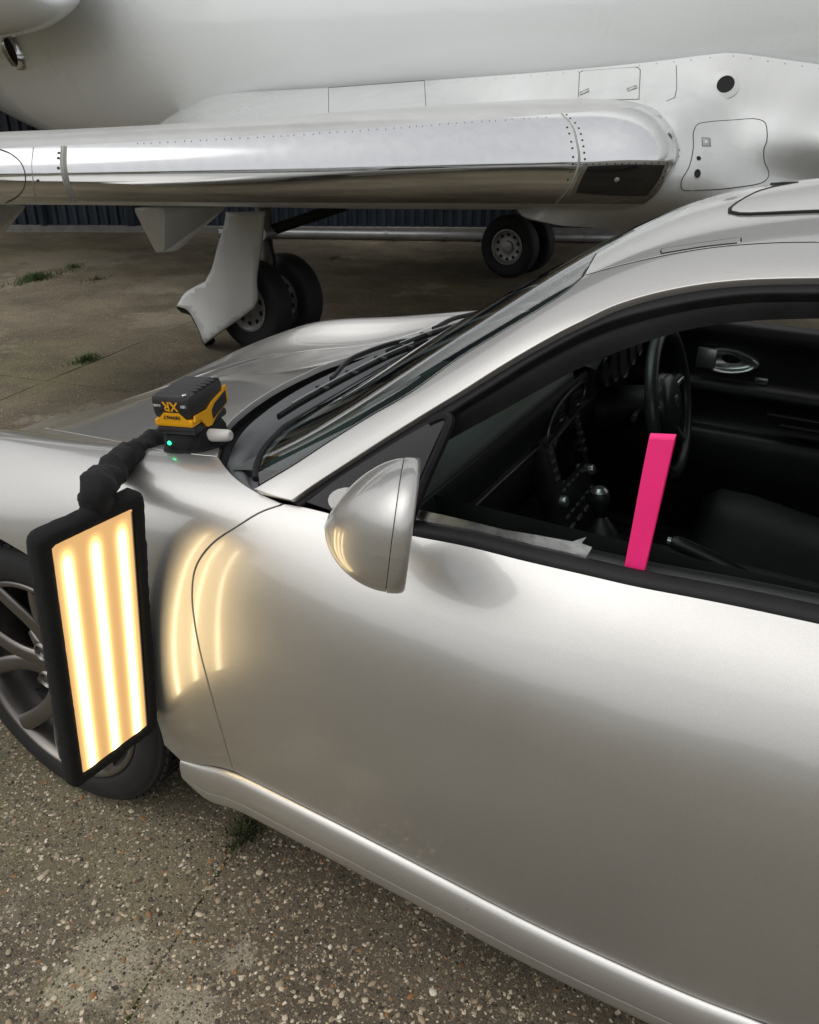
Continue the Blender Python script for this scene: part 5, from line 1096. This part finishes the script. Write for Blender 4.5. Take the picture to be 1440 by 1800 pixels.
sme = bpy.data.meshes.new('wall_sheet'); sme.from_pydata(shv, [], sf); sme.materials.append(sheetm)
ang = math.atan2(hd_[1], hd_[0])
bpy.context.view_layer.update()
for k in range(-3, 17):
    o = bpy.data.objects.new('wall_sheet', sme); COL.objects.link(o); p = hb0 + hd_ * (k * 1.0); o.location = (p[0], p[1], .05); o.rotation_euler = (0, 0, ang); o.scale = (1, -1 if (np.array([-hd_[1], hd_[0], 0]) @ hn_) < 0 else 1, 1)
    bpy.context.view_layer.update(); mw = o.matrix_world.copy(); o.parent = hang; o.matrix_parent_inverse = hang.matrix_world.inverted()
conc = pbr('plinth_concrete', (.22, .21, .19), .9, bump=.4, bscale=60, var=.2)
MB().box(hb0 + hd_ * 7 + hn_ * .02 + np.array([0, 0, .02]), (20, .25, .10), (hd_, hn_, np.array([0, 0, 1.0]))).build('wall_plinth', conc, hang, smooth=False)
MB().box(hb0 + hd_ * 7 - hn_ * 6 + np.array([0, 0, 6.9]), (21, 13, .3), (hd_, hn_, np.array([0, 0, 1.0]))).build('roof', sheetm, hang, smooth=False)
for px in ((78, 402), (230, 402), (236, 402)):
    p = at_plane(px, hb0 + hn_ * .10, hn_); MB().box((p[0], p[1], 1.6), (.05, .05, 3.2), (hd_, hn_, np.array([0, 0, 1.0])), .004).build('wall_post', sheetm, hang)
pa, pb_ = at_z((386, 409), .06), at_z((1420, 424), .06)
pipe = MB().tube([pa, pb_], .048, 14).build('pipe', pbr('galvanised_pipe', (.42, .43, .43), .4, .6, var=.12, vscale=6), None); tag(pipe, 'long grey metal pipe lying on the ground in front of the hangar wall', 'pipe')
for t in (.28, .62):
    p = pa + (pb_ - pa) * t; MB().lathe([(.052, .03), (.056, .03), (.056, -.03), (.052, -.03)], p, pb_ - pa, 16).build('pipe_clamp', alu, pipe)

# ------------------------------------------------------------------ ground: concrete slabs on earth
def ground_mat(name, tone):
    m, n, l, p = new_mat(name); tc = n.new('ShaderNodeTexCoord'); geo = n.new('ShaderNodeNewGeometry')
    def noise(sc, det=6, rough=.6):
        t = n.new('ShaderNodeTexNoise'); t.inputs['Scale'].default_value = sc; t.inputs['Detail'].default_value = det; t.inputs['Roughness'].default_value = rough; l.new(geo.outputs['Position'], t.inputs['Vector']); return t
    def ramp(src, stops):
        r = n.new('ShaderNodeValToRGB'); e = r.color_ramp.elements
        while len(e) < len(stops): e.new(.5)
        for q, (pos, c) in zip(e, stops): q.position = pos; q.color = (*c, 1)
        l.new(src, r.inputs[0]); return r
    def mix(a, b, f, bt='MIX'):
        x = n.new('ShaderNodeMix'); x.data_type = 'RGBA'; x.blend_type = bt
        if isinstance(f, float): x.inputs[0].default_value = f
        else: l.new(f, x.inputs[0])
        l.new(a, x.inputs[6]); l.new(b, x.inputs[7]); return x.outputs[2]
    def vor(sc, feat='F1'):
        v = n.new('ShaderNodeTexVoronoi'); v.inputs['Scale'].default_value = sc; v.feature = feat; l.new(geo.outputs['Position'], v.inputs['Vector']); return v
    t = tone
    base = ramp(noise(2.2, 8, .65).outputs['Fac'], [(.30, (.100 * t, .084 * t, .060 * t)), (.50, (.168 * t, .143 * t, .103 * t)), (.68, (.245 * t, .210 * t, .154 * t))])
    fine = ramp(noise(220, 4, .7).outputs['Fac'], [(.3, (.55, .55, .55)), (.7, (1.45, 1.45, 1.42))]); c = mix(base.outputs[0], fine.outputs[0], 1.0, 'MULTIPLY')
    # worn pale patches where the cement has kept its skin
    pt = ramp(noise(1.3, 9, .72).outputs['Fac'], [(.57, (0, 0, 0)), (.67, (1, 1, 1))]); pg = ramp(noise(150, 3, .7).outputs['Fac'], [(.35, (.22, .195, .15)), (.65, (.46, .42, .335))])
    c = mix(c, pg.outputs[0], pt.outputs[0])
    for (px, rad) in (((205, 1690), .085), ((130, 1735), .06), ((315, 1790), .07), ((420, 1680), .035), ((330, 500), .55), ((120, 455), .7), ((300, 560), .35)):
        cc = at_z(px, 0); vd = n.new('ShaderNodeVectorMath'); vd.operation = 'DISTANCE'; vd.inputs[1].default_value = tuple(cc); l.new(geo.outputs['Position'], vd.inputs[0])
        wob = noise(1.6 / rad, 5, .7); ms = n.new('ShaderNodeMath'); ms.operation = 'MULTIPLY_ADD'; ms.inputs[1].default_value = rad * 2.2; ms.inputs[2].default_value = -rad * 1.1; l.new(wob.outputs['Fac'], ms.inputs[0])
        sm_ = n.new('ShaderNodeMath'); sm_.operation = 'ADD'; l.new(vd.outputs['Value'], sm_.inputs[0]); l.new(ms.outputs[0], sm_.inputs[1])
        mk_ = n.new('ShaderNodeMapRange'); mk_.inputs['From Min'].default_value = rad * 1.0; mk_.inputs['From Max'].default_value = rad * .72; mk_.inputs['To Max'].default_value = .95 if rad < .3 else .45; l.new(sm_.outputs[0], mk_.inputs['Value'])
        c = mix(c, pg.outputs[0], mk_.outputs[0])
    # stones in the surface, three sizes; each picks its own colour
    bumps = []
    for sc, rad, thr, jit in ((55, .30, .70, 1), (105, .36, .50, 1), (210, .40, .42, 1)):
        v = vor(sc); s_ = n.new('ShaderNodeSeparateColor'); l.new(v.outputs['Color'], s_.inputs[0])
        pick = n.new('ShaderNodeMath'); pick.operation = 'GREATER_THAN'; pick.inputs[1].default_value = thr; l.new(s_.outputs[0], pick.inputs[0])
        dd = n.new('ShaderNodeMapRange'); dd.inputs['From Min'].default_value = rad; dd.inputs['From Max'].default_value = rad * .82; l.new(v.outputs['Distance'], dd.inputs['Value'])
        mk = n.new('ShaderNodeMath'); mk.operation = 'MULTIPLY'; l.new(pick.outputs[0], mk.inputs[0]); l.new(dd.outputs[0], mk.inputs[1])
        col = ramp(s_.outputs[1], [(.0, (.055, .050, .042)), (.24, (.10, .09, .072)), (.46, (.16, .142, .108)), (.66, (.26, .22, .16)), (.82, (.42, .37, .285)), (.91, (.24, .11, .045)), (.945, (.52, .475, .39))])
        col.color_ramp.interpolation = 'CONSTANT'
        c = mix(c, col.outputs[0], mk.outputs[0]); bumps.append(mk)
    moss = ramp(noise(.55, 7, .7).outputs['Fac'], [(.52, (1, 1, 1)), (.72, (.78, .86, .62))]); c = mix(c, moss.outputs[0], 1.0, 'MULTIPLY')
    damp = ramp(noise(.38, 5, .6).outputs['Fac'], [(.36, (.68, .66, .64)), (.60, (1.12, 1.10, 1.06))]); c = mix(c, damp.outputs[0], 1.0, 'MULTIPLY')
    l.new(c, p.inputs['Base Color']); p.inputs['Roughness'].default_value = .88; p.inputs['Specular IOR Level'].default_value = .3
    ad = n.new('ShaderNodeMath'); ad.operation = 'ADD'; l.new(bumps[0].outputs[0], ad.inputs[0]); l.new(bumps[1].outputs[0], ad.inputs[1])
    ad2 = n.new('ShaderNodeMath'); ad2.operation = 'ADD'; l.new(ad.outputs[0], ad2.inputs[0]); l.new(noise(260, 5, .7).outputs['Fac'], ad2.inputs[1])
    bp_ = n.new('ShaderNodeBump'); bp_.inputs['Strength'].default_value = .9; bp_.inputs['Distance'].default_value = .004; l.new(ad2.outputs[0], bp_.inputs['Height']); l.new(bp_.outputs[0], p.inputs['Normal'])
    return m
earth = pbr('earth', (.075, .066, .042), .95, bump=.8, bscale=80, var=.4, vscale=10)
g = mesh_obj('ground', [(-260, -260, -.007), (260, -260, -.007), (260, 260, -.007), (-260, 260, -.007)], [(0, 1, 2, 3)], earth); tag(g, kind='structure')
slabm = ground_mat('exposed_aggregate', 1.0)
sd = np.array([-.190, .982, 0]); sp2 = np.array([.982, .190, 0])
cuts = [-19, -16.3, -13.6, -10.9, -8.2, -5.62, -3.30, -.70, 2.0, 4.7, 7.4, 10.1]; cross = [-14, -8.2, -2.4, 3.6, 9.6, 15.6]
def jag(a, b, amp, step):
    m_ = max(2, int(np.linalg.norm(b - a) / step)); t = np.linspace(0, 1, m_)[:, None]; P_ = a + (b - a) * t; nrm = np.array([-(b - a)[1], (b - a)[0], 0]) / np.linalg.norm(b - a)
    j = RNG.normal(0, amp, m_); j = np.convolve(np.pad(j, 2, mode='edge'), [.1, .25, .3, .25, .1], 'valid'); j[0] = j[-1] = 0; return P_ + nrm * j[:, None]
for i in range(len(cuts) - 1):
    for k in range(len(cross) - 1):
        h_ = .0035; cn = [sp2 * a + sd * b for a, b in ((cuts[i] + h_, cross[k] + h_), (cuts[i + 1] - h_, cross[k] + h_), (cuts[i + 1] - h_, cross[k + 1] - h_), (cuts[i] + h_, cross[k + 1] - h_))]
        near = np.linalg.norm(sum(cn) / 4) < 7; per = np.concatenate([jag(cn[q], cn[(q + 1) % 4], .004, .035 if near else .2)[:-1] for q in range(4)])
        MB().prism([p + [0, 0, -.02] for p in per], (0, 0, .02)).build('slab', slabm, g, smooth=False)
grassm = pbr('field_grass', (.060, .090, .022), .9, var=.3, vscale=.4)
for nm, q in (('field', [(-260, -260), (260, -260), (260, -15.5), (-260, -15.5)]),):
    f = mesh_obj(nm, [(x, y, -.003) for x, y in q], [(0, 1, 2, 3)], grassm); tag(f, kind='structure')
# far woods behind the photographer: seen only as a dark line in the jet's paint
icov = []
bmi = bmesh.new(); bmesh.ops.create_icosphere(bmi, subdivisions=1, radius=1); iv = np.array([v.co[:] for v in bmi.verts]); ifc = [[v.index for v in f.verts] for f in bmi.faces]; bmi.free()
mbw = MB()
for k in range(260):
    a = R(-178 + 176 * k / 260 + RNG.normal(0, .4)); d = 120 + RNG.normal(0, 8); hgt = 4.5 + 3 * abs(math.sin(k * .21)) + RNG.random() * 2.5
    mbw.add(iv * np.array([4 + RNG.random() * 2, 4, hgt]) * (1 + RNG.normal(0, .12, (len(iv), 1))) + np.array([d * math.cos(a), d * math.sin(a), hgt * .5]), ifc)
w_ = mbw.build('woodland', pbr('woodland_leaves', (.020, .030, .014), .95), None, fix=False); tag(w_, 'dark line of far trees beyond the airfield grass', kind='stuff')

# stones: the largest as pieces of the ground, the small ones as one mass
palette = [((.54, .46, .33), .16), ((.34, .27, .18), .28), ((.20, .17, .12), .28), ((.08, .069, .053), .19), ((.28, .135, .05), .045), ((.64, .58, .47), .05)]
smats = [pbr('stone_' + nm, c, .7, bump=.3, bscale=300, var=.25, vscale=90) for nm, (c, _) in zip(('cream', 'tan', 'grey', 'dark', 'rust', 'white'), palette)]
pw = np.array([p for _, p in palette]); pw /= pw.sum()
def stone_mesh(mat):
    v = iv * (1 + RNG.normal(0, .16, (len(iv), 1))); me = bpy.data.meshes.new('stone'); me.from_pydata([tuple(p) for p in v], [], ifc); me.materials.append(mat); me.polygons.foreach_set('use_smooth', [True] * len(me.polygons)); return me
smesh = [[stone_mesh(m_) for _ in range(4)] for m_ in smats]
def on_ground(n, far=False):
    out = []
    while len(out) < n:
        px = (RNG.uniform(0, 1150), RNG.uniform(1270, 1800)); p = at_z(px, 0)
        if p[1] < CY - .80: out.append(p)
    return out
for p in on_ground(285):
    c = RNG.choice(len(palette), p=[.30, .34, .14, .06, .12, .04]); o = bpy.data.objects.new('stone', smesh[c][RNG.integers(4)]); COL.objects.link(o); s_ = min(.0068, .0041 * math.exp(RNG.normal(0, .36)))
    o.location = (p[0], p[1], s_ * .06); o.scale = (s_ * RNG.uniform(.9, 1.5), s_ * RNG.uniform(.8, 1.1), s_ * .42); o.rotation_euler = (0, 0, RNG.uniform(0, 6.3)); o.parent = g
nS = 42000; cen = []
while len(cen) < nS:
    q = np.stack([RNG.uniform(-2.6, .75, 20000), RNG.uniform(.12, 1.6, 20000), np.zeros(20000)], -1); pr, z = proj(q); ok = (pr[:, 0] > -40) & (pr[:, 0] < 1480) & (pr[:, 1] < 1840) & (q[:, 1] < CY - .5 + 0 * q[:, 0]); cen += list(q[ok])
cen = np.array(cen[:nS])
for px, rad in (((205, 1690), .07), ((130, 1735), .05), ((315, 1790), .06)):      # few stones show where the cement skin is whole
    d_ = np.linalg.norm(cen - at_z(px, 0), axis=1); cen = cen[(d_ > rad * RNG.uniform(.6, 1.2, len(cen))) | (RNG.random(len(cen)) < .25)]
nS = len(cen); bmo = bmesh.new(); bmesh.ops.create_icosphere(bmo, subdivisions=1, radius=1); bmo.free()
octv = np.array([(1, 0, 0), (0, 1, 0), (-1, 0, 0), (0, -1, 0), (0, 0, .8), (.6, .6, .5), (-.6, .6, .5), (-.6, -.6, .5), (.6, -.6, .5)], float); octf = [(0, 1, 5), (1, 2, 6), (2, 3, 7), (3, 0, 8), (0, 5, 8), (1, 6, 5), (2, 7, 6), (3, 8, 7), (4, 8, 5), (4, 5, 6), (4, 6, 7), (4, 7, 8)]
sz = np.minimum(.0042, .00165 * np.exp(RNG.normal(0, .42, nS))); an = RNG.uniform(0, 2 * np.pi, nS); el = RNG.uniform(.7, 1.7, nS)
V3 = octv[None] * (1 + RNG.normal(0, .30, (nS, 9, 1))); V3 = V3 * sz[:, None, None]; V3[:, :, 0] *= el[:, None]; V3[:, :, 2] *= .55
ca, sa_ = np.cos(an)[:, None], np.sin(an)[:, None]; X = V3[:, :, 0] * ca - V3[:, :, 1] * sa_; Y = V3[:, :, 0] * sa_ + V3[:, :, 1] * ca
V3 = np.stack([X + cen[:, 0:1], Y + cen[:, 1:2], V3[:, :, 2] - .0007], -1).reshape(-1, 3)
F3 = (np.array(octf)[None] + (np.arange(nS) * 9)[:, None, None]).reshape(-1, 3)
me = bpy.data.meshes.new('gravel'); me.vertices.add(len(V3)); me.vertices.foreach_set('co', V3.ravel()); me.loops.add(F3.size); me.loops.foreach_set('vertex_index', F3.ravel().astype(np.int32)); me.polygons.add(len(F3)); me.polygons.foreach_set('loop_start', np.arange(0, F3.size, 3, dtype=np.int32))
cls = RNG.choice(len(palette), nS, p=pw); me.update(); me.validate()
for m_ in smats: me.materials.append(m_)
me.polygons.foreach_set('material_index', np.repeat(cls, 12).astype(np.int32)); me.polygons.foreach_set('use_smooth', [False] * len(F3)); me.update()
o = bpy.data.objects.new('gravel', me); COL.objects.link(o); tag(o, 'small stones standing proud in the worn concrete', kind='stuff'); o.parent = g
# moss in the joint and grass tufts
mossm = pbr('moss', (.055, .070, .016), .95, bump=.8, bscale=400, var=.35, vscale=60)
mm = MB()
for k in range(4200):
    t = RNG.uniform(-.2, 2.2); clump = abs(math.sin(t * 9.0 + 1)) ** 3
    if RNG.random() > .10 + .90 * clump: continue
    p = sp2 * (-.70 + RNG.normal(0, .004 + .009 * clump)) + sd * t; r_ = RNG.uniform(.002, .005); mm.add(octv * np.array([r_, r_, r_ * .9]) + p + np.array([0, 0, -.003]), octf)
mo = mm.build('moss', mossm, None, fix=False); tag(mo, 'green moss growing in the joint between the concrete slabs', kind='stuff')
gm1 = pbr('grass_blades', (.055, .095, .020), .7, var=.3, vscale=20); gm2 = pbr('dull_grass_blades', (.045, .055, .018), .8, var=.3, vscale=20)
def tuft(px, n, rx, ry, h, mat, lab):
    c = at_z(px, 0); b = MB()
    for k in range(n):
        r_ = abs(RNG.normal(0, .5)); a = RNG.uniform(0, 6.28); p = c + sd * rx * r_ * math.cos(a) + sp2 * ry * r_ * math.sin(a); hh = h * RNG.uniform(.4, 1.1) * max(.3, 1 - .5 * r_); le_ = np.array([RNG.normal(0, .5), RNG.normal(0, .5), 0]) * hh; w = RNG.uniform(.0012, .0024) * (1 if h < .06 else 1.6); q = np.array([math.cos(a * 3), math.sin(a * 3), 0]) * w
        b.add([p - q, p + q, p + le_ * .35 + [0, 0, hh * .6] + q * .7, p + le_ * .35 + [0, 0, hh * .6] - q * .7, p + le_ + [0, 0, hh * .9]], [(0, 1, 2, 3), (3, 2, 4)])
    o = b.build('grass_tuft', mat, None, fix=False, smooth=False); tag(o, lab, 'grass', kind='stuff')
tuft((430, 1468), 260, .07, .05, .035, gm2, 'dark tuft of grass in the concrete beside the car sill')
tuft((62, 492), 500, .45, .12, .09, gm1, 'bright green grass tuft on the concrete left of the wing fairing')
tuft((130, 471), 120, .18, .08, .07, gm1, 'small green grass tuft in the slab joint near the hangar')
tuft((152, 634), 200, .14, .07, .06, gm1, 'grass tuft in the slab joint beyond the car bonnet')
tuft((170, 492), 160, .25, .10, .05, gm2, 'thin dull grass patch right of the bright tuft')
for px in ((690, 425), (780, 424), (840, 425), (590, 455)): tuft(px, 90, .22, .09, .05, gm2, 'small tuft of weeds on the concrete near the long metal pipe')
